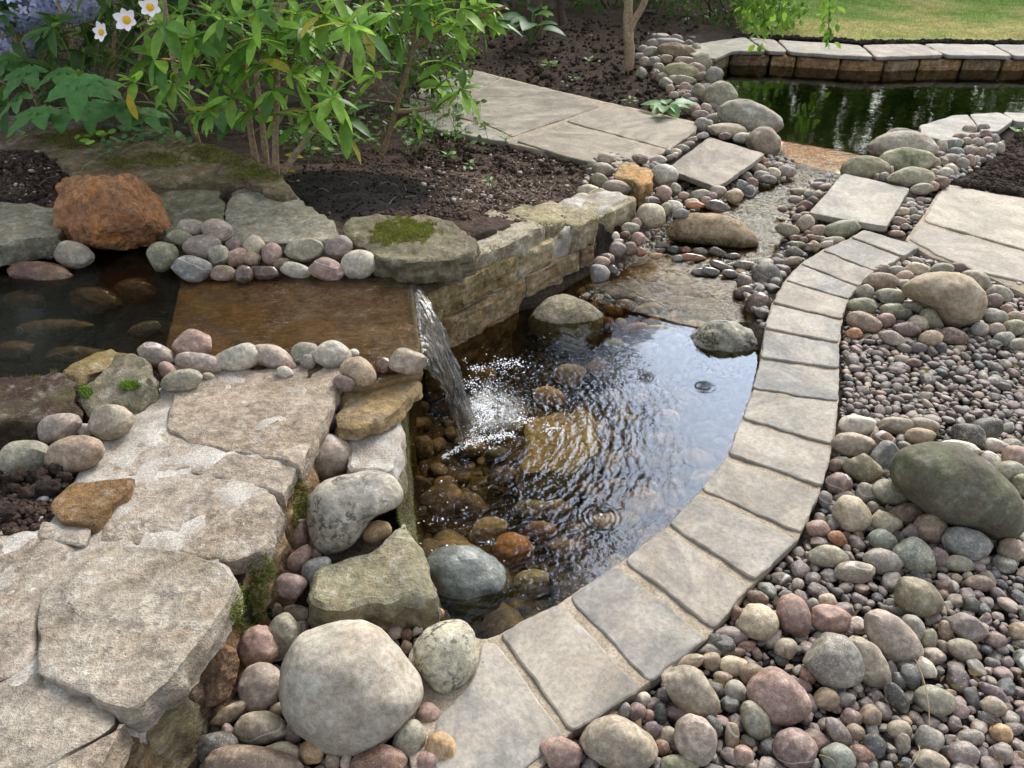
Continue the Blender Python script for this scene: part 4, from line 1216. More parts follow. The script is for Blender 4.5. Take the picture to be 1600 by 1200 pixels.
zone("cobble", "between the stream and the pale stepping slab", S, lambda x, y: -.04, """
1259 350 13 14 15 gt;1230 360 18 10 15 ol;1318 358 31 14 -12 gr;1302 377 19 7 -3 gt;1277 361 13 9 -15 tb;1247 383 12 6 5 gr;1241 395 14 9 10 dg;1238 408 15 7 -10 tb;1248 300 16 6 0 gr
1258 322 12 8 5 rb;1270 315 9 8 20 dg;1278 290 12 6 0 pg;1290 293 11 6 -8 pg;1281 283 10 5 -5 mg;1222 327 8 5 10 rb;1243 312 11 6 5 pg;1252 328 7 6 0 br;1258 336 9 5 0 gt
1297 347 7 7 0 br;1266 372 10 6 0 rb;1277 373 9 5 0 br;1265 387 8 7 -20 br;1272 385 9 8 20 tn;1285 374 7 5 0 gg;1245 340 8 6 0 pg;1262 365 6 5 0 rb;1244 372 11 5 5 rb
1292 382 12 6 -10 lg;1255 376 7 6 0 br;1264 303 8 6 0 lg;1276 305 8 6 -20 gt""", sink=.7)
zone("cobble", "at the water's edge below the ledge slab", S, lambda x, y: -.10, """
1195 434 24 23 -35 dgs;1165 443 13 8 5 pk;1163 458 17 12 -5 brw;1184 478 21 20 -30 brw;1213 415 14 8 -25 tbw""", sink=.7)
zone("cobble", "lying in the rapids of the stream", S, lambda x, y: -.10, """
1083 403 21 7 5 orw;1126 416 19 7 20 tbw;1122 395 15 7 20 brw;1095 393 13 6 10 pgw;1073 391 10 6 -10 orw;1060 404 10 6 0 lgw;1110 425 15 7 10 gyw;1140 428 14 7 10 mgw;1052 391 12 7 10 dgw
1164 415 18 7 5 ggw;1145 401 12 6 0 bgw;1092 425 12 6 0 pgw;1163 432 10 6 0 lgw;1035 384 12 6 0 ggw;1026 373 9 5 0 brw""", sink=.9)
zone("cobble", "wedged between stepping slab and pale path slab", S, lambda x, y: -.03, """
1410 331 14 7 -3 cr;1404 346 13 7 10 pr;1425 331 10 7 15 gy;1417 314 12 5 0 lg;1440 300 14 5 -5 pg;1424 320 9 5 10 wh;1437 312 8 5 0 pk;1360 357 11 6 15 bg;1375 358 11 5 10 pk;1400 365 14 5 5 pk
1414 354 7 5 0 pg;1448 313 7 4 0 lg;1430 340 8 5 0 gt;1399 357 7 5 0 pg;1410 322 8 4 0 pr""", sink=.5)
zone("cobble", "under the water on the basin floor", "stones on the basin floor", lambda x, y: -.33 + .17 * float(ss(590, 520, y)), """
1015 485 20 12 5 tbw;990 513 19 10 -5 ocw;1030 520 25 12 5 olw;1052 503 12 12 30 ocw;1020 503 13 7 0 ocw;950 507 10 12 -20 rdw;980 480 20 12 10 brw;1088 512 20 12 0 tnw;958 486 16 9 20 rbw
942 478 12 8 0 brw;927 480 8 8 0 orw;970 505 9 8 0 tnw;935 465 9 6 0 orw;1055 530 14 9 0 olw;1075 490 22 8 5 gtw;1010 545 18 10 0 tnw;962 540 14 10 0 olw
802 862 32 27 10 orw;690 782 34 26 -10 tnw;835 795 32 14 0 olw;858 620 26 15 10 ocw;890 586 24 18 0 tnw;938 578 22 16 20 rbw;745 585 30 14 5 ocw;735 790 26 20 10 brw
760 830 34 20 -15 tnw;870 800 26 18 0 brw;905 762 26 14 20 tbw;960 760 20 12 0 brw;845 830 26 16 0 rbw;710 860 36 16 0 tbw;685 905 26 14 0 olw;830 910 28 20 -10 ggw;892 860 22 16 0 brw
655 760 20 16 0 rbw;1003 625 16 10 10 rbw;1044 652 18 12 0 prw;975 660 24 14 0 olw;1030 690 22 14 0 tbw;790 745 26 16 0 brw;660 700 16 20 0 brw;920 700 24 16 0 tbw;990 720 20 14 0 brw""", lumps=.12)
zone("cobble", "under the water of the upper pool", "stones in the upper pool", lambda x, y: .12, """
40 470 34 18 0 brw;85 512 60 14 -3 tbw;225 515 26 12 -15 olw;150 470 40 22 5 brw;215 455 34 20 8 rbw;25 550 40 18 0 brw;120 555 46 14 0 olw""")

KIDNEY = [(481, 800), (486, 770), (505, 752), (540, 741), (580, 735), (612, 741), (629, 757), (632, 778), (622, 793), (598, 800), (578, 812), (566, 832), (552, 852), (532, 865), (510, 868), (494, 858), (485, 838), (481, 818)]
GREAT = [(467, 990), (512, 975), (562, 972), (595, 985), (625, 1017), (645, 1047), (662, 1070), (662, 1090), (640, 1125), (607, 1155), (565, 1172), (525, 1175), (495, 1152), (465, 1132), (445, 1107), (441, 1070), (442, 1040), (452, 1010)]
DRUM = [(645, 1010), (665, 982), (695, 971), (725, 972), (742, 990), (748, 1012), (745, 1040), (730, 1065), (707, 1080), (687, 1083), (670, 1072), (662, 1055), (648, 1037)]
TANB = [(1412, 447), (1425, 435), (1450, 427), (1482, 425), (1502, 430), (1518, 442), (1532, 460), (1538, 480), (1532, 497), (1517, 510), (1497, 513), (1472, 505), (1465, 490), (1445, 475), (1420, 460)]
GREENB = [(1397, 725), (1405, 707), (1425, 694), (1462, 689), (1495, 694), (1522, 712), (1550, 735), (1575, 755), (1588, 780), (1589, 812), (1580, 837), (1562, 846), (1542, 842), (1525, 830), (1482, 822), (1452, 810), (1432, 787), (1420, 772), (1400, 755)]
RUST = [(86, 287), (100, 279), (130, 276), (170, 277), (205, 275), (236, 290), (262, 310), (276, 332), (272, 352), (252, 368), (232, 384), (190, 390), (150, 393), (118, 383), (97, 362), (93, 335)]
FLATR = [(1038, 363), (1050, 345), (1075, 335), (1110, 333), (1140, 338), (1165, 352), (1185, 372), (1190, 386), (1160, 390), (1125, 385), (1085, 380), (1050, 373)]
ORNG = [(345, 988), (368, 1015), (374, 1045), (358, 1092), (326, 1122), (306, 1088), (292, 1055), (315, 1012)]


def mean(o): return tuple(np.mean(np.array(o), 0))


def bigstone(outline, z, col, mat, label, name="boulder", cr=.8, **kw):
    c = mean(outline); h = np.ptp(np.array(outline), axis=0) / 2
    o = place_stone(name, c[0], c[1], h[0], h[1], 0, col, z, kw.pop('seed', 3.3), 5, mat, kw.pop('lumps', .05), 2.2, kw.pop('facets', 0), cr, outline, kw.pop('fine', .012), **kw)
    return tag(o, label, "boulder")


def oval(name, cx, cy, a, b, ang, z, col, mat, label, seed, **kw):
    o = place_stone(name, cx, cy, a, b, ang, col, z, seed, 5 if a > 40 else 4, mat, kw.pop('lumps', .08), kw.pop('power', 2.4), kw.pop('facets', 0), kw.pop('cr', .9), None, kw.pop('fine', .012), **kw)
    return tag(o, label, "boulder")


bigstone(GREAT, -.04, (.68, .665, .64), M_BOULD, "great pale grey boulder, the largest stone beside the foot of the masonry wall", cr=.75, seed=2.2, sink=.75)
bigstone(DRUM, -.03, (.72, .72, .64), M_SPECK, "speckled round boulder with a green side, mortared against the last edging slab", cr=.9, seed=5.1, sink=.6)
bigstone(KIDNEY, .03, (.66, .65, .62), M_SPECK, "kidney shaped grey boulder with black lichen speckles beside the pier", cr=.75, seed=1.7)
bigstone(TANB, -.04, (.66, .60, .50), M_BOULD, "big buff boulder with a rusty end, sitting among green grey cobbles", cr=.9, seed=4.4)
bigstone(GREENB, -.05, (.37, .36, .31), M_MOSSB, "biggest boulder of the gravel bed, dark grey with green algae", cr=.85, seed=6.3)
o = bigstone(RUST, .28, (.72, .46, .25), M_ORANGE, "rust orange rugged rock perched at the back of the upper pool", "rock", cr=.6, seed=7.9, lumps=.08, fine=.10, facets=3); o["category"] = "rock"
o = bigstone(FLATR, -.10, (.70, .60, .45), M_SAND, "flat tan rock washed by the stream, with wet dark moss at its foot", "rock", cr=.55, seed=8.8, fine=.03); o["category"] = "rock"
o = bigstone(ORNG, -.02, (.58, .42, .29), M_ORANGE, "reddish brown broken rock wedged under the masonry wall", "rock", cr=.6, seed=3.9, fine=.07, facets=4); o["category"] = "rock"
oval("boulder", 727, 908, 68, 56, 15, -.22, (.42, .48, .50), M_WETROCK, "wet blue grey boulder standing in the near corner of the basin", 2.9, facets=2)
oval("boulder", 888, 505, 58, 40, 12, -.25, (.62, .60, .50), M_SAND, "half sunken grey boulder with a brown waterline at the foot of the stone wall", 6.7, facets=1)
oval("boulder", 1132, 545, 56, 42, 12, -.24, (.60, .60, .55), M_SPECK, "rough grey rock with dark moss tufts in the basin beside the edging", 5.5, facets=3, fine=.05)
oval("boulder", 116, 399, 28, 21, 8, .25, (.55, .54, .50), M_BOULD, "grey banded boulder tucked under the rust orange rock", 1.2)
oval("boulder", 63, 428, 50, 19, 6, .22, (.40, .20, .16), M_WETROCK, "wet dark red stone half out of the upper pool", 4.9, cr=.8)
oval("boulder", 1172, 186, 50, 25, 17, -.03, (.60, .60, .57), M_BOULD, "long grey boulder at the pond's edge beside the golden spill slab", 3.1)
oval("boulder", 1126, 152, 26, 23, 25, -.02, (.55, .55, .47), M_BOULD, "rounded greenish grey boulder next up the bank from the long grey one", 8.1)
oval("boulder", 1194, 222, 26, 22, 30, -.05, (.62, .56, .50), M_BOULD, "pinkish grey boulder at the corner of the stepping slab and spill slab", 7.1)
oval("boulder", 1064, 113, 28, 13, 8, .02, (.62, .60, .42), M_MOSSB, "yellowish mossy boulder in the middle of the stony bank", 2.6)
oval("boulder", 1057, 81, 29, 12, 8, .04, (.50, .42, .32), M_BOULD, "brown flat boulder near the top of the stony bank", 9.2)
oval("boulder", 1412, 231, 52, 24, 6, -.04, (.62, .60, .56), M_BOULD, "wide grey boulder behind the mossy ones at the spill of the far pond", 6.1)
oval("boulder", 1412, 214, 30, 12, 3, -.03, (.56, .57, .54), M_BOULD, "small grey boulder nearest the pond water, against the grey coping", 4.2)
oval("boulder", 1415, 252, 43, 19, 3, -.02, (.70, .70, .58), M_MOSSB, "pale boulder with green patches, in front of the wide grey one", 3.7)
oval("boulder", 1352, 263, 37, 18, 2, -.02, (.56, .56, .44), M_BOULD, "olive grey boulder between the golden spill slab and the pale stepping slab", 5.8)
oval("boulder", 1424, 278, 34, 16, 3, .0, (.58, .58, .48), M_BOULD, "greenish grey boulder at the corner of the pale stepping slab", 7.4)
v, f = slab_geo(XY([(958, 276), (968, 254), (986, 250), (1022, 268), (1018, 286), (1000, 292), (990, 282)], .12), .12, .12, res=.02, bevel=.014, side=.016, wob=.012, rough=.012, soften=1)
o = centred("rock_block", v, f, M_ORANGE); o.color = (*C(.70, .58, .40), 1); tag(o, "tan block stone with an orange side at the end of the far path", "rock")
v, f = slab_geo(XY([(474, 928), (500, 878), (545, 862), (590, 852), (632, 806), (655, 850), (676, 890), (682, 928), (640, 936), (570, 944), (520, 958), (490, 950)], .10), .10, .15, res=.016, bevel=.016, side=.016, wob=.012, rough=.012, soften=2)
o = centred("rock_block", v, f, M_SAND); o.color = (*C(.55, .53, .43), 1); tag(o, "grey green block stone below the kidney shaped boulder at the basin edge", "rock")
v, f = slab_geo(XY([(818, 650), (928, 640), (936, 700), (905, 735), (815, 735)], -.19), lambda x, y: -.19 + .0 * x, .18, res=.025, bevel=.02, side=.02, wob=.02, rough=.02)
o = centred("rock_block", v, f, M_SAND); o.color = (*C(.66, .58, .40), 1); tag(o, "sunken square olive rock in the middle of the basin", "rock")


# build the traced cobbles, then give each a label of its own
SHAPES = ((1.12, "round"), (1.45, "oval"), (1.9, "longish"), (9, "long"))
recs = []
for zi, (noun, phrase, group, zb, rows, kw) in enumerate(ZONES):
    for tok in rows.replace("\n", ";").split(";"):
        tok = tok.split()
        if not tok: continue
        cx, cy, a, b, ang = map(float, tok[:5]); key, fl = tok[5][:2], tok[5][2:]
        rgb, adj = PALETTE[key]
        sd = (cx * .713 + cy * .291) % 97
        z = zb(cx, cy)
        size = max(a, b)
        small = size < 13.5 and 'floor' not in phrase
        o = place_stone("pebble" if small else "cobble", cx, cy, a, b, ang, rgb, z, sd, 4 if size > 26 else 3, M_PEBW if 'w' in fl and 'floor' not in phrase else M_PEB, kw.get('lumps', .07), 3.2 if 'q' in fl else None, 3 if 'q' in fl else (0, 1, 0, 2, 1)[int(sd * 10) % 5], .85, None, .01, 1.0 if 's' in fl else .35 + .3 * (sd % 1), kw.get('sink', .85))
        ar = max(a, b) / min(a, b)
        shp = "angular" if 'q' in fl else next(s for l, s in SHAPES if ar < l)
        ad = ("speckled " if 's' in fl else "") + adj
        o["category"] = "pebble" if small else "cobble"; o["group"] = group
        recs.append(dict(o=o, cx=cx, cy=cy, size=size, adj=ad, shp=shp, noun='pebble' if small else noun, phrase=phrase, zone=phrase))
SHORT = {"in the heap at the back of the spill slab": "in the back heap", "in the line along the front edge of the spill slab": "along the spill slab", "below the moss topped rocks by the soil": "by the soil",
         "stacked in the gully between masonry wall and pier": "in the gully", "beside the kidney shaped grey boulder": "by the kidney boulder", "around the great pale boulder": "round the pale boulder",
         "in the cluster around the tan boulder": "near the tan boulder", "in the heap around the big mossy green boulder": "by the mossy boulder", "in the gravel beside the lower curve of the edging": "by the lower edging",
         "in the open gravel away from the edging": "in the open gravel", "in the cobble heap between pond coping and soil bed": "by the soil bed", "on the stony bank between far path and pond": "on the stony bank",
         "bedded in the strip between path and stepping slab": "by the far path", "heaped round the block stone at the path end": "round the block stone", "on the stream bank below the stepping slab": "on the stream bank",
         "between the stream and the pale stepping slab": "by the stepping slab", "at the water's edge below the ledge slab": "at the water's edge", "lying in the rapids of the stream": "in the rapids",
         "wedged between stepping slab and pale path slab": "between the slabs", "under the water on the basin floor": "on the basin floor", "under the water of the upper pool": "in the upper pool"}
for ph in sorted({r['zone'] for r in recs}):
    R_ = [r for r in recs if r['zone'] == ph]
    for r in R_:
        r['lab'] = f"{r['adj']} {r['shp']} {r['noun']} {ph}"
    def dupes():
        d = {}
        for r in R_: d.setdefault(r['lab'], []).append(r)
        return [v for v in d.values() if len(v) > 1]
    for grp in dupes():
        big = sorted(grp, key=lambda r: -r['size'])
        if big[0]['size'] > 1.35 * big[1]['size']: big[0]['lab'] = "large " + big[0]['lab']
        if len(big) > 2 and big[-2]['size'] > 1.35 * big[-1]['size']: big[-1]['lab'] = "small " + big[-1]['lab']
    for rank in (0, 1, 2, 3):
        for grp in dupes():
            for r in grp:
                nb = sorted((q for q in R_ if q is not r), key=lambda q: math.hypot(q['cx'] - r['cx'], (q['cy'] - r['cy']) * 1.3))
                n_ = nb[min(rank, len(nb) - 1)]
                sh_ = SHORT.get(ph, ph)
                r['lab'] = f"{r['adj']} {r['shp']} {r['noun']} beside the {n_['adj']} {n_['shp']} one {sh_}"
                if rank:
                    r['lab'] = f"{r['adj']} {r['shp']} {r['noun']} between {nb[0]['adj']} and {n_['adj']} ones {sh_}"
    for grp in dupes():
        grp.sort(key=lambda r: r['cy'])
        for k, r in enumerate(grp):
            r['lab'] = f"{['upper', 'lower', 'lowest', 'bottom'][min(k, 3)]} {r['adj']} {r['shp']} {r['noun']} {ph}"
    for r in R_:
        r['o']["label"] = " ".join(r['lab'].split()[:16])

# ---------------------------------------------------------------- loose gravel
gravel_poly = W([(1333, 462), (1345, 452), (1372, 424), (1412, 402), (1445, 388), (1470, 402), (1530, 430), (1610, 448), (1720, 520), (2050, 900), (1900, 1350), (700, 1350), (830, 1215), (890, 1152), (1014, 1078), (1116, 994), (1180, 915), (1254, 842), (1288, 766), (1304, 700), (1314, 630), (1314, 578), (1315, 538), (1318, 500)], -.03)
GP = [(.55, .48, .46, 5), (.50, .44, .43, 5), (.60, .52, .47, 4), (.46, .42, .40, 4), (.44, .37, .37, 3), (.58, .52, .44, 3), (.52, .50, .45, 3), (.38, .37, .37, 3), (.34, .36, .39, 2), (.54, .40, .34, 2), (.66, .57, .50, 2), (.70, .66, .60, 1), (.66, .52, .38, 1), (.50, .52, .47, 2), (.60, .47, .45, 3), (.40, .34, .30, 3)]
GN = ["pinkish grey", "mauve grey", "buff pink", "brownish grey", "dull mauve", "tan", "greenish grey", "dark grey", "slate blue", "rust brown", "pale buff", "whitish", "ochre", "grey green", "dusky pink", "dark brown"]
gw = np.array([g_[3] for g_ in GP], float); gw /= gw.sum()


class Packer:
    """drops pebbles so that they hardly overlap, big ones first, and remembers them"""
    def __init__(s, cell=.03): s.c = cell; s.d = {}
    def ok(s, x, y, r, k):
        i, j = int(x // s.c), int(y // s.c); R_ = 3
        for a in range(i - R_, i + R_ + 1):
            for b in range(j - R_, j + R_ + 1):
                for X_, Y_, r_ in s.d.get((a, b), ()):
                    if (X_ - x) ** 2 + (Y_ - y) ** 2 < ((r + r_) * k) ** 2: return False
        return True
    def add(s, x, y, r): s.d.setdefault((int(x // s.c), int(y // s.c)), []).append((x, y, r))


FT = np.array(FOOT)


def free_of_stones(x, y, r, k=.62):
    return not np.any((FT[:, 0] - x) ** 2 + (FT[:, 1] - y) ** 2 < (FT[:, 2] * k + r * .4) ** 2)


def scatter_pebbles(poly, zf, passes, layer, keep=.86, avoid=True):
    """passes: (half length low, high, attempts); returns x, y, z, half length"""
    mn, mx = np.min(poly, 0), np.max(poly, 0)
    pk = Packer(); out = []
    for lo_, hi_, tries in passes:
        xs = RNG.uniform(mn[0], mx[0], tries); ys = RNG.uniform(mn[1], mx[1], tries)
        ok = sdist(poly, xs, ys) > lo_ * .8
        for x, y in zip(xs[ok], ys[ok]):
            r = RNG.uniform(lo_, hi_)
            if not pk.ok(x, y, r * .82, keep): continue
            if avoid and not free_of_stones(x, y, r): continue
            pk.add(x, y, r * .82)
            out.append((x, y, zf(x, y) + r * .35 + layer, r))
    return out


def pebble_xform(v, flat_dir=None):
    tilt = RNG.normal(0, .28, 2); yaw = RNG.uniform(0, 2 * math.pi)
    Rm = Matrix.Rotation(yaw, 3, 'Z') @ Matrix.Rotation(float(tilt[0]), 3, 'X') @ Matrix.Rotation(float(tilt[1]), 3, 'Y')
    return v @ np.array(Rm).T


def peb_shape(r, sub):
    b = r * RNG.uniform(.62, .95); c = r * RNG.uniform(.42, .72)
    return stone_geo(r, b, c, RNG.uniform(0, 90), .12, RNG.uniform(2.0, 3.0), int(RNG.choice([0, 0, 1, 2, 4])), sub)


def visible(x, y, z):
    d = np.array((x, y, z)) - CAM; dp = d @ FW
    if dp < .1: return False, dp, 0, 0
    px = 800 + FPX * d[0] / dp; py = 600 - FPX * (d @ UP) / dp
    return (-15 < px < 1615 and -15 < py < 1215), dp, px, py


base_z = lambda x, y: -.046
L1 = scatter_pebbles(gravel_poly, base_z, [(.026, .034, 500), (.019, .026, 5000), (.013, .019, 22000), (.008, .012, 24000)], .006)
L0 = scatter_pebbles(gravel_poly, lambda x, y: -.066, [(.018, .026, 4000), (.012, .018, 14000)], .0, .80, False)
vis = []
for q in L1:
    k, dp, px, py = visible(*q[:3])
    if k: vis.append((q[3] / dp, q, px, py))
vis.sort(key=lambda t_: -t_[0])
NIND = 110
solo = vis[:NIND]; solo_set = {id(t_[1]) for t_ in solo}
LAND = [(1490, 765, "the big mossy green boulder"), (1475, 470, "the tan boulder"), (970, 1163, "the large greyish tan cobble under the edging"), (1303, 1032, "the speckled grey cobble"), (1392, 996, "the long pale pinkish cobble"),
        (1434, 935, "the olive cobble"), (1242, 1169, "the mauve cobble"), (1217, 1090, "the big dusty pink cobble"), (1081, 1081, "the long greyish tan cobble by the edging"), (1460, 1095, "the greenish grey cobble"), (1510, 850, "the blue grey cobble with a seam")]
labs = {}
for sc_, q, px, py in solo:
    v, f = peb_shape(q[3], 3); v = pebble_xform(v)
    o = link("pebble", new_mesh("pebble", v, f, M_PEB), q[:3])
    ci = int(RNG.choice(len(GP), p=gw)); o.color = (*[c * .78 for c in lin(mute(GP[ci]))], RNG.uniform(.2, .7))
    lm = min(LAND, key=lambda l: math.hypot(l[0] - px, l[1] - py))
    side = "above" if py < lm[1] - 45 else ("below" if py > lm[1] + 45 else "beside")
    tag(o, f"{GN[ci]} gravel pebble {side} {lm[2]}", "pebble", "pebbles of the gravel bed")
    labs.setdefault(o["label"], []).append(o)
SZ = ["largest", "middle sized", "smaller", "smallest"]
for lab, os_ in labs.items():
    if len(os_) > 1:
        os_.sort(key=lambda o_: -max(o_.dimensions))
        for k_, o_ in enumerate(os_): o_["label"] = f"{SZ[min(k_, 3)]} {lab}"


def pebble_mass(name, items, label, mat=None, pal=None, sub=2):
    vs, fs, cs, off = [], [], [], 0
    variants = [peb_shape(1.0, sub) for _ in range(40)]
    for it in items:
        v, f = variants[RNG.integers(len(variants))]
        v = pebble_xform(v * it[3]) + np.array(it[:3])
        c = np.array(lin(mute((pal or GP)[RNG.choice(len(GP), p=gw) if pal is None else RNG.integers(len(pal))]))) * RNG.uniform(.6, .92)
        vs.append(v); fs.append(f + off); off += len(v); cs.append(np.tile(c, (len(v), 1)))
    o = link(name, new_mesh(name, np.concatenate(vs), np.concatenate(fs), mat or M_PEBI, True, np.concatenate(cs)))
    return tag(o, label, None, None, "stuff")


pebble_mass("gravel", [q for q in L1 if id(q) not in solo_set] + L0, "small mixed pebbles filling the gravel bed around the cobbles")

# pebbles filling the gaps of the banks and between the cobbles
fill = []
for pix, z, ps in (
    ([(1000, 318), (1030, 285), (1120, 296), (1200, 245), (1245, 250), (1235, 280), (1180, 300), (1140, 318), (1060, 340)], -.04, [(.022, .03, 300), (.014, .022, 2500)]),
    ([(925, 440), (975, 370), (1000, 320), (1045, 330), (1020, 370), (985, 410), (960, 440)], -.09, [(.02, .028, 300), (.013, .02, 2000)]),
    ([(1215, 400), (1235, 330), (1290, 270), (1318, 270), (1264, 332), (1340, 352), (1345, 362), (1280, 392), (1225, 432)], -.06, [(.02, .03, 300), (.012, .02, 2500)]),
    ([(1150, 440), (1215, 395), (1245, 405), (1205, 470), (1198, 530), (1180, 505)], -.062, [(.03, .045, 300), (.015, .025, 1500)]),
    ([(1386, 356), (1424, 296), (1478, 288), (1460, 312), (1440, 345), (1425, 372), (1395, 368)], -.045, [(.018, .026, 300), (.01, .018, 2500)]),
    ([(990, 90), (1020, 60), (1085, 60), (1120, 110), (1145, 160), (1200, 220), (1160, 225), (1100, 205), (1060, 160)], -.005, [(.04, .06, 500), (.025, .04, 3000)]),
    ([(1430, 300), (1440, 240), (1480, 215), (1540, 195), (1575, 230), (1545, 255), (1490, 290), (1455, 300)], -.005, [(.025, .035, 500), (.018, .025, 2000)]),
    ([(330, 1130), (400, 940), (480, 940), (520, 970), (650, 970), (690, 1100), (700, 1250), (300, 1250)], -.045, [(.02, .026, 300), (.012, .02, 2500)]),
    ([(470, 640), (530, 600), (545, 700), (480, 770), (470, 900), (420, 930)], .03, [(.02, .026, 100), (.012, .02, 600)]),
    ([(900, 300), (935, 240), (1000, 245), (1040, 262), (1020, 300), (960, 310)], .03, [(.025, .035, 200), (.016, .025, 800)]),
):
    fill += scatter_pebbles(W(pix, z), lambda x, y, z=z: z, ps, 0, .85, True)
pebble_mass("pebble_infill", fill, "small pebbles packed in the gaps between the larger cobbles")
wetpal = [(.58, .44, .25), (.50, .39, .23), (.58, .48, .31), (.45, .37, .26), (.56, .38, .23), (.58, .50, .34), (.40, .37, .29)]
sb = scatter_pebbles(stream_w, lambda x, y: -.112 + .02 * float(ss(3.6, 4.6, y)), [(.024, .032, 1500), (.014, .024, 9000), (.009, .014, 9000)], 0, .85, False)
ledge_ = W([(850, 470), (930, 430), (962, 402), (1042, 400), (1150, 436), (1200, 470), (1230, 560), (1150, 560), (1060, 530), (950, 500)], -.1)
spillp_ = W([(1195, 210), (1355, 236), (1322, 278), (1228, 256)], -.05)
sb = [q for q in sb if not inside(spillp_, q[0], q[1])]
sb = [q for q in sb if not (inside(ledge_, q[0], q[1]) and RNG.random() < .99)]
bb = scatter_pebbles(basin, lambda x, y: gz(x, y) - .005, [(.05, .08, 160), (.03, .05, 420), (.018, .03, 700)], 0, 1.0, True)
pebble_mass("streambed_pebbles", sb + bb, "brown wet pebbles lying under the water of stream and basin", M_PEBI, wetpal)
# ------------------------------------------------------------------ soil crumbs and litter
path_poly = gm
right_soil = W([(1500, 290), (1560, 245), (1590, 205), (1700, 205), (1900, 360), (1610, 305)], .0)


def lump_mass(name, pts, sizes, cols, mat, label, sub=1, rough=.35, flat=.75):
    vs, fs, cs, off = [], [], [], 0
    var = []
    for k in range(24):
        d, f = ICO[sub]
        var.append((d * (1 + rough * fbm(d * 1.6 + k * 3.7, 3))[:, None], f))
    for p, s, c in zip(pts, sizes, cols):
        v, f = var[RNG.integers(24)]
        Rm = np.array(Matrix.Rotation(RNG.uniform(0, 6.28), 3, 'Z') @ Matrix.Rotation(RNG.normal(0, .6), 3, 'X'))
        vs.append((v * np.array((1, RNG.uniform(.65, 1), flat))) @ Rm.T * s + p); fs.append(f + off); off += len(v)
        cs.append(np.tile(c, (len(v), 1)))
    o = link(name, new_mesh(name, np.concatenate(vs), np.concatenate(fs), mat, True, np.concatenate(cs)))
    return tag(o, label, None, None, "stuff")


def soil_points(n, px0, px1, py0, py1, zref, poly=terrace):
    xs, ys = RNG.uniform(px0, px1, n), RNG.uniform(py0, py1, n)
    q = np.array([P(a, b, zref) for a, b in zip(xs, ys)])
    ok = (sdist(poly, q[:, 0], q[:, 1]) > .02) & ~inside(path_poly, q[:, 0], q[:, 1]) & (sdist(pool_cut, q[:, 0], q[:, 1]) < -.01)
    q = q[ok]; q[:, 2] = ground_z(q[:, 0], q[:, 1], False)
    return q


pts, sizes, cols = [], [], []
for n, box, zr, s0_, s1_, base in (
    (2600, (-60, 130, 640, 850), .25, .003, .013, (.10, .07, .056)),
    (3200, (-40, 130, 200, 330), .34, .004, .014, (.10, .072, .06)),
    (5200, (520, 930, 200, 385), .12, .003, .012, (.16, .115, .09)),
    (500, (430, 700, 230, 350), .25, .003, .009, (.034, .03, .028)),
    (3000, (640, 1090, 20, 260), .05, .008, .026, (.062, .045, .034)),
):
    q = soil_points(n, *box, zr)
    for p in q:
        s = s0_ + (s1_ - s0_) * RNG.random() ** 2.5
        if base[0] > .05 and math.hypot(p[0] - soil_blk[0], (p[1] - soil_blk[1]) * .85) < .40: continue
        pts.append(p + np.array((0, 0, s * .3 + .004))); sizes.append(s); cols.append(np.array(base) * RNG.uniform(.7, 1.35))
q = np.array([P(a, b, -.0) for a, b in zip(RNG.uniform(1480, 1620, 2600), RNG.uniform(195, 310, 2600))])
q = q[inside(right_soil, q[:, 0], q[:, 1])]
for p in q:
    s = .005 + .018 * RNG.random() ** 2.5; pts.append(np.array((p[0], p[1], .0 + s * .2))); sizes.append(s); cols.append(np.array((.07, .052, .042)) * RNG.uniform(.7, 1.35))
for a, b, s in ((60, 745, .028), (45, 770, .022), (75, 760, .03), (30, 745, .022), (85, 735, .02), (20, 765, .02), (100, 745, .018), (15, 800, .02)):
    pts.append(P(a, b, .275)); sizes.append(s); cols.append(np.array((.07, .05, .042)))
lump_mass("soil_crumbs", pts, sizes, cols, M_SOIL, "dark crumbly clods of soil lying on the planted beds", 2, .5, .8)
v, f = slab_geo(W([(1480, 285), (1545, 255), (1575, 228), (1590, 205), (1660, 196), (1900, 350), (1612, 306)], -.0), .004, .06, res=.03, bevel=.03, rough=.02, side=.02)
o = centred("soil_bed", v, f, M_SOIL, colors=np.tile((.06, .046, .038), (len(v), 1))); tag(o, "dark soil bed between pond coping and the pale path slab", None, None, "structure")

# pale chips, straw and dead stalks
pts, sizes, cols = [], [], []
for box, n, zr in (((660, 930, 210, 345), 420, .12), ((640, 1090, 30, 260), 320, .05), ((0, 130, 210, 320), 120, .34), ((0, 110, 720, 840), 60, .25), ((440, 640, 240, 340), 14, .25)):
    for p in soil_points(n, *box, zr):
        if math.hypot(p[0] - soil_blk[0], (p[1] - soil_blk[1]) * .85) < .42 and RNG.random() < .8: continue
        s = RNG.uniform(.003, .010) if RNG.random() < .93 else RNG.uniform(.012, .02)
        pts.append(p + np.array((0, 0, .008))); sizes.append(s); cols.append(np.array(random.choice([(.35, .29, .23), (.28, .2, .15), (.42, .38, .33), (.2, .15, .11), (.3, .22, .17)])) * RNG.uniform(.6, 1.1))
lump_mass("soil_chips", pts, sizes, cols, M_PEBI, "pale stone chips scattered over the soil", 1, .3, .6)


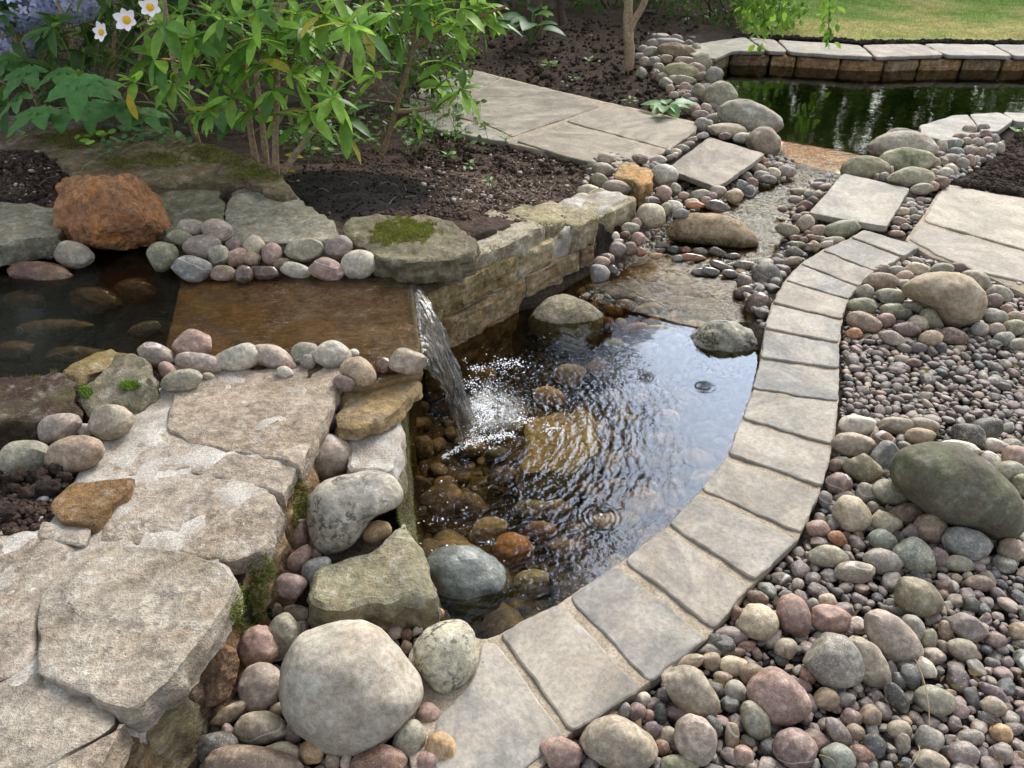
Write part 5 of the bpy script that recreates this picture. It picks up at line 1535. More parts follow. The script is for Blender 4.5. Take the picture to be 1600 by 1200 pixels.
def tube(path, rad, k=6):
    path = np.array(path, float); n = len(path)
    rad = np.full(n, rad) if np.isscalar(rad) else np.array(rad, float)
    t = np.gradient(path, axis=0); t /= np.linalg.norm(t, axis=1)[:, None] + 1e-9
    ref = np.array((.31, .17, .93)) if abs(t[0][2]) < .9 else np.array((1, .2, 0))
    n1 = np.cross(t, ref); n1 /= np.linalg.norm(n1, axis=1)[:, None]; n2 = np.cross(t, n1)
    a = np.linspace(0, 2 * math.pi, k, endpoint=False)
    v = path[:, None, :] + rad[:, None, None] * (np.cos(a)[None, :, None] * n1[:, None, :] + np.sin(a)[None, :, None] * n2[:, None, :])
    i = np.arange(n * k).reshape(n, k)
    f = np.stack([i[:-1], np.roll(i[:-1], -1, 1), np.roll(i[1:], -1, 1), i[1:]], -1).reshape(-1, 4)
    return v.reshape(-1, 3), f


class Mesh:
    def __init__(s): s.v, s.f, s.c, s.n = [], [], [], 0
    def add(s, v, f, c=None):
        s.v.append(np.asarray(v)); s.f += [tuple(int(i) + s.n for i in q) for q in f]; s.n += len(v)
        s.c.append(np.tile(c if c is not None else (1, 1, 1), (len(v), 1)))
    def build(s, name, mat, parent=None, col=None, smooth=True):
        o = centred(name, np.concatenate(s.v), s.f, mat, parent, smooth, np.concatenate(s.c))
        if parent is not None and name in ("twig", "stalk"): o["kind"] = "stuff"
        if col: o.color = (*col, 1)
        return o


def curve(a, b, sag=(0, 0, 0), n=8, wig=0.0):
    a, b = np.array(a, float), np.array(b, float); t = np.linspace(0, 1, n)[:, None]
    p = a + (b - a) * t + np.array(sag) * (4 * t * (1 - t))
    if wig: p[1:-1] += RNG.normal(0, wig, (n - 2, 3))
    return p


straw = Mesh()
for box, n, zr in (((660, 1000, 180, 340), 60, .1), ((800, 1080, 60, 200), 60, .05), ((40, 360, 200, 290), 26, .36), ((440, 660, 230, 330), 14, .25), ((120, 420, 205, 280), 22, .36)):
    for p in soil_points(n, *box, zr):
        p[2] = max(p[2], zr - .02 if box[0] < 400 else p[2])
        L_ = RNG.uniform(.03, .11); a = RNG.uniform(0, 6.28); d = np.array((math.cos(a), math.sin(a), RNG.normal(0, .12))) * L_
        v, f = tube(curve(p + (0, 0, .014), p + d + (0, 0, .012), (0, 0, RNG.uniform(0, .02)), 5), .0011, 4)
        straw.add(v, f, np.array((.34, .27, .17)) * RNG.uniform(.5, 1.1))
tag(straw.build("straw_litter", M_LEAFD), "dry stalks and twigs scattered over the soil", None, None, "stuff")
twig = Mesh()
for a, b, zz in (((1430, 1030), (1452, 1135), .02), ((1280, 1180), (1306, 1200), -.01), ((1422, 1200), (1435, 1165), 0.0), ((1402, 1150), (1408, 1168), 0)):
    v, f = tube(curve(P(*a, zz + .01), P(*b, zz), (.006, 0, .01), 8), .0012, 5); twig.add(v, f, (.30, .22, .13))
tag(twig.build("dry_stem", M_LEAFD), "thin dry stems lying across the gravel", None, None, "stuff")

# ------------------------------------------------------------------ leaves
def leaf_tpl(w=.27, seg=6, fold=.22, droop=.25, tipp=1.0, base=.12):
    """a pointed leaf one unit long: x along it, two halves folded up from the midrib"""
    t = np.linspace(0, 1, seg + 1)
    hw = w * .5 * np.sin(np.pi * np.clip(t * (1 - base) + base * .15, 0, 1) ** (.82 * tipp)) ** .9
    hw[-1] = .0; hw[0] = .012
    z = -droop * t ** 2
    mid = np.stack([t, 0 * t, z], 1)
    l = np.stack([t, hw, z + fold * hw], 1); r = np.stack([t, -hw, z + fold * hw], 1)
    v = np.concatenate([mid, l, r]); n = seg + 1; f = []
    for i in range(seg):
        f.append((i, i + 1, n + i + 1, n + i)); f.append((i + 1, i, 2 * n + i, 2 * n + i + 1))
    return v, f


def palmate_tpl():
    """a deeply lobed toothed leaf, one unit across, stalk at the origin"""
    v, f = [], []
    for ang, L_, w in ((0, 1.0, .46), (62, .85, .42), (-62, .85, .42), (118, .55, .34), (-118, .55, .34)):
        a = math.radians(ang); t = np.linspace(0, 1, 9)
        hw = w * .5 * np.array([.25, .62, .95, 1.0, 1.0, .72, .62, .30, .0]); x = t * L_
        z = -.16 * t ** 2 + .02 * np.sin(t * 20); n0 = len(v)
        pts = [(xx, 0, zz) for xx, zz in zip(x, z)] + [(xx - .02, h, zz + .05 * h) for xx, h, zz in zip(x, hw, z)] + [(xx - .02, -h, zz + .05 * h) for xx, h, zz in zip(x, hw, z)]
        for p in pts: v.append((p[0] * math.cos(a) - p[1] * math.sin(a), p[0] * math.sin(a) + p[1] * math.cos(a), p[2] + .0006 * ang / 60))
        for i in range(8):
            f.append((n0 + i, n0 + i + 1, n0 + 9 + i + 1, n0 + 9 + i)); f.append((n0 + i + 1, n0 + i, n0 + 18 + i, n0 + 18 + i + 1))
    return np.array(v), f


def round_tpl(n=9, cup=.15):
    a = np.linspace(0, 2 * math.pi, n, endpoint=False)
    r = .5 * (1 - .18 * np.cos(a))
    v = np.concatenate([[(.45, 0, 0)], np.stack([.5 + r * np.cos(a + math.pi), r * np.sin(a + math.pi) * .9, cup * r ** 2], 1)])
    return v, [(0, 1 + i, 1 + (i + 1) % n) for i in range(n)]


LANCE, BROAD, PALM, ROUND = leaf_tpl(.33), leaf_tpl(.62, 7, .3, .35, .8), palmate_tpl(), round_tpl()
CARD = leaf_tpl(.55, 3, .2, .1)


def basis(d, up=(0, 0, 1), roll=0.0):
    x = np.array(d, float); x /= np.linalg.norm(x)
    u = np.array(up, float); y = np.cross(u, x)
    if np.linalg.norm(y) < 1e-4: y = np.cross((1, .1, 0), x)
    y /= np.linalg.norm(y); z = np.cross(x, y)
    c, s = math.cos(roll), math.sin(roll)
    return np.array((x, y * c + z * s, -y * s + z * c))


def put(mesh, tpl, p, d, L_, col, roll=0.0, up=(0, 0, 1)):
    mesh.add(tpl[0] * L_ @ basis(d, up, roll) + np.array(p), tpl[1], col)


GREENS = [(.17, .34, .05), (.13, .28, .05), (.22, .40, .06), (.09, .21, .045), (.28, .46, .08)]
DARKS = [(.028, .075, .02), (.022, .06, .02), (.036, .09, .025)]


def whorl(mesh, tip, axis, L_, n, pal, elev=.35, droop_=.5, k=1.0):
    axis = np.array(axis, float); axis /= np.linalg.norm(axis)
    a1 = np.cross(axis, (.3, .9, .2)); a1 /= np.linalg.norm(a1); a2 = np.cross(axis, a1)
    ph = RNG.uniform(0, 6.28)
    for i in range(n):
        a = ph + 2 * math.pi * i / n + RNG.normal(0, .25)
        e = elev + RNG.normal(0, .22)
        d = (a1 * math.cos(a) + a2 * math.sin(a)) * math.cos(e) + axis * math.sin(e) + np.array((0, 0, -droop_ * RNG.uniform(.3, 1.0)))
        put(mesh, LANCE, np.array(tip) + axis * RNG.uniform(-.015, .008), d, L_ * RNG.uniform(.65, 1.1), np.array(pal[RNG.integers(len(pal))] if RNG.random() > .03 else (.42, .36, .06)) * RNG.uniform(.6, 1.35) * k, RNG.normal(0, .3))
    for i in range(max(1, n // 3)):          # young upright leaves in the heart of the whorl
        d = axis + RNG.normal(0, .35, 3)
        put(mesh, LANCE, tip, d, L_ * RNG.uniform(.35, .55), np.array((.17, .30, .055)) * RNG.uniform(.8, 1.2) * k, RNG.normal(0, .4))


def shrub(label, root, stems, tips, L_, pal, group=None, twig_col=(.29, .22, .14), stem_r=.017, nl=(5, 8), name="shrub", extra=None):
    """stems: lists of 3-D points from the soil upwards; tips: (point, distance scale) ends of twigs that carry a whorl of leaves"""
    o = empty(name, root, label, "shrub", group)
    nodes = []
    for st in stems:
        st = np.array(st, float); m = Mesh()
        p = np.concatenate([curve(st[i], st[i + 1], (RNG.normal(0, .006), RNG.normal(0, .006), 0), 6)[:-1] for i in range(len(st) - 1)] + [st[-1:]])
        r = np.linspace(stem_r, stem_r * .45, len(p)) * (1 + .08 * np.sin(np.arange(len(p)) * 1.9))
        v, f = tube(p, r, 9); m.add(v, f, (1, 1, 1))
        m.build("stem", M_BARK, o, twig_col)
        nodes += [q for q in p[len(p) // 4:]]
    nodes = np.array(nodes)
    lv, tw = Mesh(), Mesh()
    for tip, sc in tips:
        tip = np.array(tip)
        dd = np.linalg.norm(nodes - tip, axis=1) + .9 * np.maximum(nodes[:, 2] - tip[2] + .12, 0)
        b = nodes[np.argmin(dd)]
        p = curve(b, tip, (0, 0, RNG.uniform(-.05, .02)), 7, .006)
        v, f = tube(p, np.linspace(.0042, .002, 7), 5); tw.add(v, f)
        ax = p[-1] - p[-3]; ax = ax / (np.linalg.norm(ax) + 1e-6) + np.array((0, 0, .5))
        whorl(lv, tip, ax, L_ * sc, int(RNG.integers(*nl)), pal)
        if RNG.random() < .25:
            q = p[4]; whorl(lv, q + RNG.normal(0, .01, 3), ax + RNG.normal(0, .3, 3), L_ * sc * .8, 3, pal)
    if extra: extra(lv, tw)
    tw.build("twig", M_BARK, o, tuple(c * .8 for c in twig_col))
    lv.build("foliage", M_LEAF, o)
    return o


def tips_at(lst, y0, y1):
    return [(PD(a, b, RNG.uniform(y0, y1)), RNG.uniform(.85, 1.15)) for a, b in lst]


def rand_tips(n, x0, x1, y0_, y1_, d0, d1, cond=None):
    out = []
    while len(out) < n:
        a, b = RNG.uniform(x0, x1), RNG.uniform(y0_, y1_)
        if cond and not cond(a, b): continue
        p = PD(a, b, RNG.uniform(d0, d1))
        if p[2] < .42: continue
        out.append((p, RNG.uniform(.8, 1.15)))
    return out


# the many-stemmed shrub in the middle
b1, b2, b3 = P(402, 262, .29), P(432, 276, .29), P(310, 226, .3)
sh = [[b1, PD(385, 140, 3.72), PD(372, 0, 3.8), PD(350, -160, 3.9)], [b2, PD(434, 150, 3.62), PD(430, 40, 3.7), PD(455, -160, 3.75)], [b3, PD(283, 150, 3.85), PD(262, 40, 3.9), PD(240, -120, 4.0)],
      [b1 + (.03, .06, 0), PD(400, 120, 3.9), PD(470, -60, 4.2)], [b2 + (.02, .05, 0), PD(500, 190, 3.85), PD(540, 80, 4.1), PD(600, -60, 4.3)]]
mid_tips = [(245, 92), (208, 128), (347, 28), (283, 22), (505, 47), (544, 38), (512, 100), (440, 45), (380, 110), (465, 18), (483, 175), (520, 152), (400, 60), (330, 70), (310, 108), (420, 95), (455, 112), (360, 150), (330, 175),
            (402, 15), (300, 60), (365, 80), (445, 175), (540, 180), (500, 130), (560, 70), (425, 140), (390, 175), (350, 115), (540, 205), (470, 60), (270, 130), (255, 35)]
t_ = tips_at(mid_tips, 3.25, 3.75) + rand_tips(40, 235, 590, -230, 95, 3.35, 4.4, lambda a, b: b < 95 - abs(a - 400) * .1) + rand_tips(3, 240, 570, 60, 180, 3.6, 4.2)
shrub("leafy many stemmed shrub with glossy whorled leaves rising behind the mossy coping", b1, sh, t_, .15, GREENS)
# slender sapling leaning over the soil
b4 = P(598, 238, .13)
sap = [[b4, PD(622, 160, 4.45), PD(645, 75, 4.4), PD(668, 5, 4.4), PD(690, -140, 4.45)], [PD(645, 75, 4.4), PD(700, 45, 4.35), PD(790, 10, 4.3)], [PD(618, 175, 4.45), PD(670, 170, 4.4), PD(715, 145, 4.35)]]
st_ = tips_at([(585, 115), (690, 98), (722, 140), (650, 180), (610, 25), (772, 32), (680, 30), (705, 40), (560, 150), (625, 55), (745, 20), (600, 60), (715, 60), (690, 135), (660, 20), (575, 20), (640, 10), (720, 15)], 4.2, 4.5) + rand_tips(14, 570, 760, -200, 10, 4.2, 4.7)
shrub("slender sapling with a leaning pale stem and sparse bright leaves over the soil", b4, sap, st_, .17, GREENS, stem_r=.016, nl=(5, 7), twig_col=(.27, .19, .11))
# denser dull shrub at the back corner
b5 = P(120, 185, .37)
bk = [[b5, PD(110, 60, 4.3), PD(60, -80, 4.5)], [b5 + (.2, .1, 0), PD(230, 60, 4.4), PD(250, -80, 4.5)], [b5 + (-.25, .1, 0), PD(20, 40, 4.3), PD(-20, -120, 4.4)], [b5 + (.1, .2, 0), PD(180, 20, 4.6), PD(170, -120, 4.7)]]
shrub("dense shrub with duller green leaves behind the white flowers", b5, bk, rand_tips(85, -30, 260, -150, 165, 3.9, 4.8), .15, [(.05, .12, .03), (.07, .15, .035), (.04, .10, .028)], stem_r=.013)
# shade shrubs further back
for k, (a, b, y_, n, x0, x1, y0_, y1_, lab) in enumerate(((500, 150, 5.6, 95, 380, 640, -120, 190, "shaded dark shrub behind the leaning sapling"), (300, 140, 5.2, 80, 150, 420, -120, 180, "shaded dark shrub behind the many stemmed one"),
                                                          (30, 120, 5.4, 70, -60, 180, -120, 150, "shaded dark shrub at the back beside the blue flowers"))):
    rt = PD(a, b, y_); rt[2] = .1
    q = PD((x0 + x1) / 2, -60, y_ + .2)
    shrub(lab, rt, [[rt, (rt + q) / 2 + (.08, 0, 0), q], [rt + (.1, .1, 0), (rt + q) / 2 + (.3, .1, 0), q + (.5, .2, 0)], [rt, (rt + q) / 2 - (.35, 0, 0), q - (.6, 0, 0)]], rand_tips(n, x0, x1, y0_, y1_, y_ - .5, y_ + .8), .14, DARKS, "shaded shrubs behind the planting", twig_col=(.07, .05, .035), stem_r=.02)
# little box bush by the path
o = empty("box_bush", P(690, 120, .05), "small dense dark bush with tiny leaves at the far path edge", "bush")
lv = Mesh()
c = PD(672, 75, 6.1)
for _ in range(1500):
    d = RNG.normal(size=3); d /= np.linalg.norm(d); p = c + d * np.array((.34, .3, .36)) * RNG.uniform(.5, 1.08)
    if p[2] < .06: continue
    put(lv, CARD, p, d + RNG.normal(0, .6, 3), RNG.uniform(.03, .05), np.array((.05, .10, .02)) * RNG.uniform(.5, 1.5), RNG.uniform(0, 6))
lv.build("foliage", M_LEAFD, o)
m = Mesh(); v, f = tube(curve(c - (0, 0, .45), c, (0, 0, 0), 5), .014, 7); m.add(v, f); m.build("stem", M_BARK, o, (.08, .06, .04))

# white-flowered anemone with lobed leaves
an = empty("anemone_plant", P(150, 190, .37), "anemone plant with big dark lobed leaves and white yellow centred flowers", "flowering plant")
lv, stm = Mesh(), Mesh()
root = np.array(an.location)
for a, b, y_, L_, d in ((122, 128, 3.45, .20, (.1, -.8, -.55)), (60, 172, 3.5, .20, (-.5, -.7, -.25)), (95, 175, 3.55, .16, (.3, -.8, -.2)), (155, 128, 3.5, .14, (.8, -.4, -.3)), (40, 110, 3.9, .2, (-.4, -.8, -.4)), (95, 110, 3.8, .17, (-.7, -.6, -.3)), (30, 150, 3.8, .17, (-.7, -.5, -.5)), (185, 165, 3.7, .16, (.5, -.7, -.4)), (225, 175, 3.75, .15, (.7, -.6, -.4)), (10, 90, 4.1, .2, (-.3, -.8, -.5)), (140, 165, 3.7, .17, (.2, -.8, -.5)), (340, 165, 4.0, .18, (.3, -.8, -.4)), (360, 185, 4.0, .16, (-.3, -.8, -.4))):
    p = PD(a, b, y_); put(lv, PALM, p, d, L_, np.array((.055, .15, .035)) * RNG.uniform(.8, 1.25))
    v, f = tube(curve(root + RNG.normal(0, .05, 3) * (1, 1, 0), p, (0, 0, .03), 8), .003, 5); stm.add(v, f)
lv.build("foliage", M_LEAFD, an); 
t = NT("petal"); co = t.node("ShaderNodeTexCoord").outputs['Object']
M_PETAL = t.done(t.principled(Base_Color=t.mix(t.ramp(t.noise(co, 60, 2), .4, .7), (.82, .78, .80), (.86, .84, .85)), Roughness=.6))
M_YOLK = make_plain("stamen", .8, 300, .3, .2, .003)
PETAL = leaf_tpl(.78, 6, .15, -.12, .62, .2)
for a, b, y_, r, dr in ((160, 51, 3.35, .042, (-.25, -.75, .35)), (199, 32, 3.3, .050, (.0, -.85, .35)), (235, 12, 3.35, .046, (.2, -.8, .35)), (236, 36, 3.5, .018, (.1, -.5, .6))):
    p = PD(a, b, y_); ax = np.array(dr) / np.linalg.norm(dr); a1 = np.cross(ax, (1, 0, 0)); a1 /= np.linalg.norm(a1); a2 = np.cross(ax, a1)
    m = Mesh()
    for k in range(6):
        th = k * math.pi / 3 + .2
        put(m, PETAL, p + ax * (.001 * (k % 2)), a1 * math.cos(th) + a2 * math.sin(th) + ax * .25, r * RNG.uniform(.92, 1.08), (1, 1, 1), 0, ax)
    fl = m.build("flower", M_PETAL, an)
    d, f = ICO[2]; m = Mesh(); m.add((d * np.array((1, 1, .6)) * r * .33) @ basis(ax, (1, 0, .1))[[1, 2, 0]] + p + ax * r * .12, f)
    c_ = m.build("flower_centre", M_YOLK); c_.parent = fl; c_.location = c_.location - fl.location - an.location; c_.color = (.75, .45, .03, 1)
    v, f = tube(curve(root + (RNG.normal(0, .04), RNG.normal(0, .04), 0), p - ax * .004, (0, 0, .05), 9), .0022, 5); stm.add(v, f)
stm.build("stem", M_BARK, an, (.16, .16, .06))

# blue hydrangea in the far corner
for a, b, y_, lab in ((62, 22, 4.5, "big pale blue hydrangea head showing through the leaves"), (20, 60, 4.6, "lower blue hydrangea head half hidden by leaves"), (112, 2, 4.5, "lilac blue hydrangea head beside the dark stems"), (530, 62, 6.4, "violet flower head deep in shade behind the sapling"), (12, 14, 4.3, "pale blue hydrangea head touching the frame corner")):
    c = PD(a, b, y_); hp = empty("hydrangea", (c[0], c[1], .1), lab, "hydrangea", None)
    m = Mesh(); R0 = .13 if y_ < 5.5 else .13
    for _ in range(170):
        d = RNG.normal(size=3); d /= np.linalg.norm(d)
        cc_ = np.array(random.choice([(.50, .58, .88), (.62, .68, .92), (.46, .50, .82), (.66, .64, .90)])) * (RNG.uniform(.7, 1.05) if y_ < 5.5 else .45)  # shade on the farthest head is put into its petal colour
        for k in range(4):
            th = k * math.pi / 2 + RNG.uniform(0, .3); a1 = np.cross(d, (.2, .9, .3)); a1 /= np.linalg.norm(a1); a2 = np.cross(d, a1)
            put(m, CARD, c + d * R0 * np.array((1.15, 1, .8)), a1 * math.cos(th) + a2 * math.sin(th) + d * .1, .03, cc_, 0, d)
    m.build("flower_head", M_LEAFD, hp)
    m = Mesh(); v, f = tube(curve((c[0], c[1], .08), c, (.03, 0, 0), 6), .006, 6); m.add(v, f); m.build("stem", M_BARK, hp, (.10, .12, .05))

# ivy and weeds on the coping
iv = Mesh()
for a, b, n, sx, sy, L0 in ((200, 205, 34, 18, 8, .030), (235, 212, 26, 24, 6, .026), (185, 228, 14, 10, 5, .024), (270, 218, 16, 18, 5, .022), (145, 215, 6, 4, 8, .032), (168, 212, 4, 4, 3, .03), (125, 219, 2, 2, 1, .03), (33, 211, 3, 4, 1, .03), (160, 240, 6, 8, 3, .02)):
    for _ in range(n):
        p = P(RNG.normal(a, sx), RNG.normal(b, sy), .355) + (0, 0, RNG.uniform(0, .03))
        bright = a in (145, 168, 125, 33)
        put(iv, ROUND, p, RNG.normal(0, 1, 3) * (1, 1, .2), 1.45 * L0 * RNG.uniform(.7, 1.2), np.array((.26, .48, .08) if bright else (.09, .20, .08)) * RNG.uniform(.7, 1.3), RNG.normal(0, .4))
for a, b in (((125, 270), (185, 232)), ((185, 232), (225, 212)), ((190, 240), (250, 222))):
    v, f = tube(curve(P(*a, .362), P(*b, .37), (0, 0, .02), 8, .003), .0016, 5); iv.add(v, f, (.30, .25, .15))
tag(iv.build("ivy", M_LEAFD), "small ivy trailing over the mossy coping below the shrub", "ivy")


def clump(name, label, cat, base, n, L0, spread, tpl, pal, lean=.9, stalk=.05, mat=None, up=.6):
    o = empty(name, base, label, cat); lv, sk = Mesh(), Mesh()
    for i in range(n):
        a = 2 * math.pi * i / n + RNG.normal(0, .3); r = spread * RNG.uniform(.35, 1.0)
        p = np.array(base) + (math.cos(a) * r, math.sin(a) * r, stalk * RNG.uniform(.6, 1.4))
        v, f = tube(curve(base, p, (0, 0, .01), 5), .0035 * L0 / .12, 5); sk.add(v, f)
        put(lv, tpl, p, (math.cos(a) * lean, math.sin(a) * lean, RNG.uniform(.0, up)), L0 * RNG.uniform(.75, 1.15), np.array(pal[i % len(pal)]) * RNG.uniform(.8, 1.2), RNG.normal(0, .25))
    lv.build("foliage", mat or M_LEAF, o); sk.build("stalk", M_BARK, o, (.13, .18, .07)); return o


HG = [(.06, .16, .045), (.08, .19, .05), (.05, .13, .04)]
clump("hosta_plant", "hosta with drooping broad dark leaves beside the shaded trunk", "plant", P(828, 70, .05), 12, .26, .16, BROAD, HG, stalk=.2, up=.5)
clump("broadleaf_seedling", "young broad leaved plant between far path and cobble bank", "plant", P(1040, 178, .03), 9, .16, .07, BROAD, [(.13, .26, .10), (.10, .22, .08)], stalk=.06, up=.35)
clump("weed", "little bright weed growing against the mossy slab", "weed", P(728, 362, .2), 8, .035, .02, ROUND, [(.20, .42, .05)], stalk=.02)
for a, b, zz, n, L0, lab in ((858, 108, .05, 7, .07, "small pale seedling in the dark far bed, among the twigs"), (895, 128, .05, 6, .05, "tiny bright seedling close to the far path edge"), (920, 98, .05, 6, .05, "tiny green seedling below the forked trunk"), (985, 162, .04, 5, .05, "tiny seedling just beyond the path, before the cobble bank"), (665, 215, .1, 8, .05, "low weed with yellow flower spike under the sapling"),
                             (700, 250, .1, 9, .05, "spindly grey green weed on the crumbly soil"), (765, 290, .12, 7, .04, "small weed on the crumbly soil near the wall stones"), (540, 250, .2, 3, .06, "single grey green leaf on the black soil"), (1592, 212, .02, 6, .06, "small yellowing plant on the soil bed by the pond coping"), (735, 265, .1, 6, .045, "sparse weed in the middle of the crumbly soil"), (790, 222, .08, 6, .05, "weed at the near edge of the far path")):
    clump("seedling", lab, "weed", P(a, b, zz), n, L0, L0 * .5, CARD, [(.12, .24, .07), (.16, .26, .08), (.10, .18, .07)], stalk=L0 * .5, mat=M_LEAFD)
for a0, a1_, b0, b1_, n, lab in ((470, 640, 120, 230, 90, "low tangle of small leaved plants at the foot of the sapling"), (640, 760, 150, 215, 60, "loose weeds hanging over the near edge of the far path"), (440, 520, 205, 245, 50, "variegated low plant beside the black soil mound")):
    o = empty("low_plant", P((a0 + a1_) / 2, b1_, .12), lab, "plant"); lv, sk = Mesh(), Mesh()
    for _ in range(n):
        p = P(RNG.uniform(a0, a1_), RNG.uniform(b0, b1_), .15); p[2] = max(.05, gz(p[0], p[1])) + RNG.uniform(.02, .16)
        g0 = np.array((p[0] + RNG.normal(0, .03), p[1] + RNG.normal(0, .03), gz(p[0], p[1])))
        v, f = tube(curve(g0, p, (0, 0, 0), 4), .0016, 4); sk.add(v, f)
        for k in range(4): put(lv, CARD, p + RNG.normal(0, .012, 3), RNG.normal(0, 1, 3) * (1, 1, .4), RNG.uniform(.03, .06), np.array(random.choice([(.09, .18, .05), (.06, .13, .04), (.14, .22, .08)])) * RNG.uniform(.6, 1.2), RNG.normal(0, .5))
    lv.build("foliage", M_LEAFD, o); sk.build("stalk", M_BARK, o, (.14, .14, .06))
# fallen yellow leaves
for k, (a, b, zz, ln, lab) in enumerate(((200, 165, .48, .11, "yellow hanging leaf below the whorl over the coping"), (445, 242, .30, .10, "curled yellow green leaf at the foot of the shrub stem"), (447, 262, .30, .08, "second yellow leaf lying against the shrub stem"), (488, 234, .25, .05, "small yellow leaf on the black soil"))):
    m = Mesh(); p = P(a, b, zz) if k else PD(a, 145, 3.3)
    put(m, LANCE, p, (.1, -.3, -1) if k == 0 else (RNG.normal(), RNG.normal(), .2), ln, (.42, .33, .03), .4)
    tag(m.build("fallen_leaf" if k else "yellow_leaf", M_LEAFD), lab, "leaf")

# ------------------------------------------------------------------ trees
def trunk(name, label, lines, radii, col, group=None):
    o = empty(name, lines[0][0], label, "tree", group)
    m = Mesh()
    for l, r in zip(lines, radii):
        l = np.array(l); p = np.concatenate([curve(l[i], l[i + 1], (RNG.normal(0, .01), 0, 0), 7)[:-1] for i in range(len(l) - 1)] + [l[-1:]])
        v, f = tube(p, np.linspace(r[0], r[1], len(p)) * (1 + .06 * np.sin(np.arange(len(p)) * 2.1)), 12); m.add(v, f)
    m.build("trunk", M_BARK, o, col); return o


def crown(o, centre, half, n, L_, pal, mat=None, holes=.25, name="crown", lo=None):
    m = Mesh(); centre, half = np.array(centre, float), np.array(half, float)
    k = 0
    while k < n:
        d = RNG.normal(size=3); d /= np.linalg.norm(d); r = RNG.uniform(.25, 1.0) ** .45
        q = d * r
        if pn(q * 2.3 + centre[0]) * 1.3 < -holes: k += .2; continue
        p = centre + q * half * (1 + .25 * pn(d * 2.1 + centre[1]))
        if lo is not None and p[2] < lo: k += .2; continue
        put(m, CARD, p, d * .5 + RNG.normal(0, .7, 3) + (0, 0, -.3), L_ * RNG.uniform(.6, 1.25), np.array(pal[RNG.integers(len(pal))]) * RNG.uniform(.6, 1.35), RNG.uniform(0, 6))
        k += 1
    return m.build(name, mat or M_LEAF, o)


TG = [(.06, .13, .03), (.045, .10, .025), (.09, .17, .035)]
fb = P(981, 106, .04)
tr1 = trunk("young_tree", "small forked tree with a pale brown trunk in the far bed", [[fb, PD(982, 60, 7.05), PD(980, 30, 7.1), PD(978, -20, 7.1), PD(965, -260, 7.2)], [PD(983, 52, 7.06), PD(993, 28, 7.05), PD(1010, -5, 7.0), PD(1040, -200, 6.9)]], [(.048, .032), (.034, .022)], (.33, .25, .16))
crown(tr1, (1.0, 7.3, 4.3), (.9, .9, .9), 380, .12, TG)
bt = P(838, 60, .05)
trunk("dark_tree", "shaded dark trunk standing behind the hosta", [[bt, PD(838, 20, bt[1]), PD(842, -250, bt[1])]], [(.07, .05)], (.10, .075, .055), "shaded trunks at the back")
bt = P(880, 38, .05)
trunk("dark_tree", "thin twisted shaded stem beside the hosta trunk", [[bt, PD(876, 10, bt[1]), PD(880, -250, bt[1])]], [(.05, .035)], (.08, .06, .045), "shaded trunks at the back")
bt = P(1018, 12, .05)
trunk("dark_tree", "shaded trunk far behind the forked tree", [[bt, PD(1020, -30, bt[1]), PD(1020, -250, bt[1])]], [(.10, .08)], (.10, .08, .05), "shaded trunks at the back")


def bush(label, c, half, n, L_, pal, mat=None, name="bush", grp=None):
    o = empty(name, (c[0], c[1], .05), label, "bush", grp)
    crown(o, c, half, n, L_, pal, mat or M_LEAFD, .3, "foliage", .04)
    m = Mesh()
    for k in range(4):
        v, f = tube(curve((c[0] + RNG.normal(0, .08), c[1], .03), np.array(c) + RNG.normal(0, .3, 3) * half, (0, 0, 0), 6), .014, 6); m.add(v, f)
    m.build("stem", M_BARK, o, (.08, .06, .04)); return o


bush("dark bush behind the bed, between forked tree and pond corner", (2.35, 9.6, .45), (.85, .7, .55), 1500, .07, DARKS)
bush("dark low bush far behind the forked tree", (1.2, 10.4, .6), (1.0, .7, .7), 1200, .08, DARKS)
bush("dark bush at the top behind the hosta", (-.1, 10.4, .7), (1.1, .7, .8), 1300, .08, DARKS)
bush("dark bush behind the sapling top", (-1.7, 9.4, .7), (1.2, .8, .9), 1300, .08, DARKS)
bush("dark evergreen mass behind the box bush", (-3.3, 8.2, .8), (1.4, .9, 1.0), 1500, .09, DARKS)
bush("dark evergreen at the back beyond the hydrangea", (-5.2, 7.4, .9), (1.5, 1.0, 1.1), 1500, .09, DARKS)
bush("bright green leafy plant at the corner where lawn, bed and pond meet", (2.75, 8.85, .28), (.36, .28, .30), 420, .085, [(.14, .28, .05), (.10, .22, .04), (.18, .32, .06)], M_LEAF, "leafy_plant")

# hanging leafy branch over the pond
hb = empty("hanging_branch", (2.9, 7.6, 2.6), "leafy branch with pale hops like leaves dangling above the pond coping", "branch")
m, lv = Mesh(), Mesh()
for pts_ in (((1294, -120), (1297, 0), (1294, 62)), ((1195, -160), (1190, 0), (1196, 50)), ((1165, -160), (1172, -20), (1180, 30)), ((1215, -170), (1222, -40), (1218, 12))):
    pp = np.array([PD(a, b, 7.4) for a, b in pts_]); p = np.concatenate([curve(pp[0], pp[1], (0, 0, 0), 10)[:-1], curve(pp[1], pp[2], (0, 0, 0), 10)])
    v, f = tube(p, np.linspace(.008, .003, len(p)), 5); m.add(v, f)
    for q in p[3:]:
        for _ in range(4 if pts_[0][0] > 1290 else 6): put(lv, CARD, q + RNG.normal(0, .035 if pts_[0][0] > 1290 else .07, 3), RNG.normal(0, .7, 3) + (0, 0, -.8), RNG.uniform(.06, .11), np.array((.19, .34, .05)) * RNG.uniform(.6, 1.2), RNG.normal(0, .6))
top = [PD(1294, -120, 7.4), PD(1215, -170, 7.4), PD(1165, -160, 7.4)]
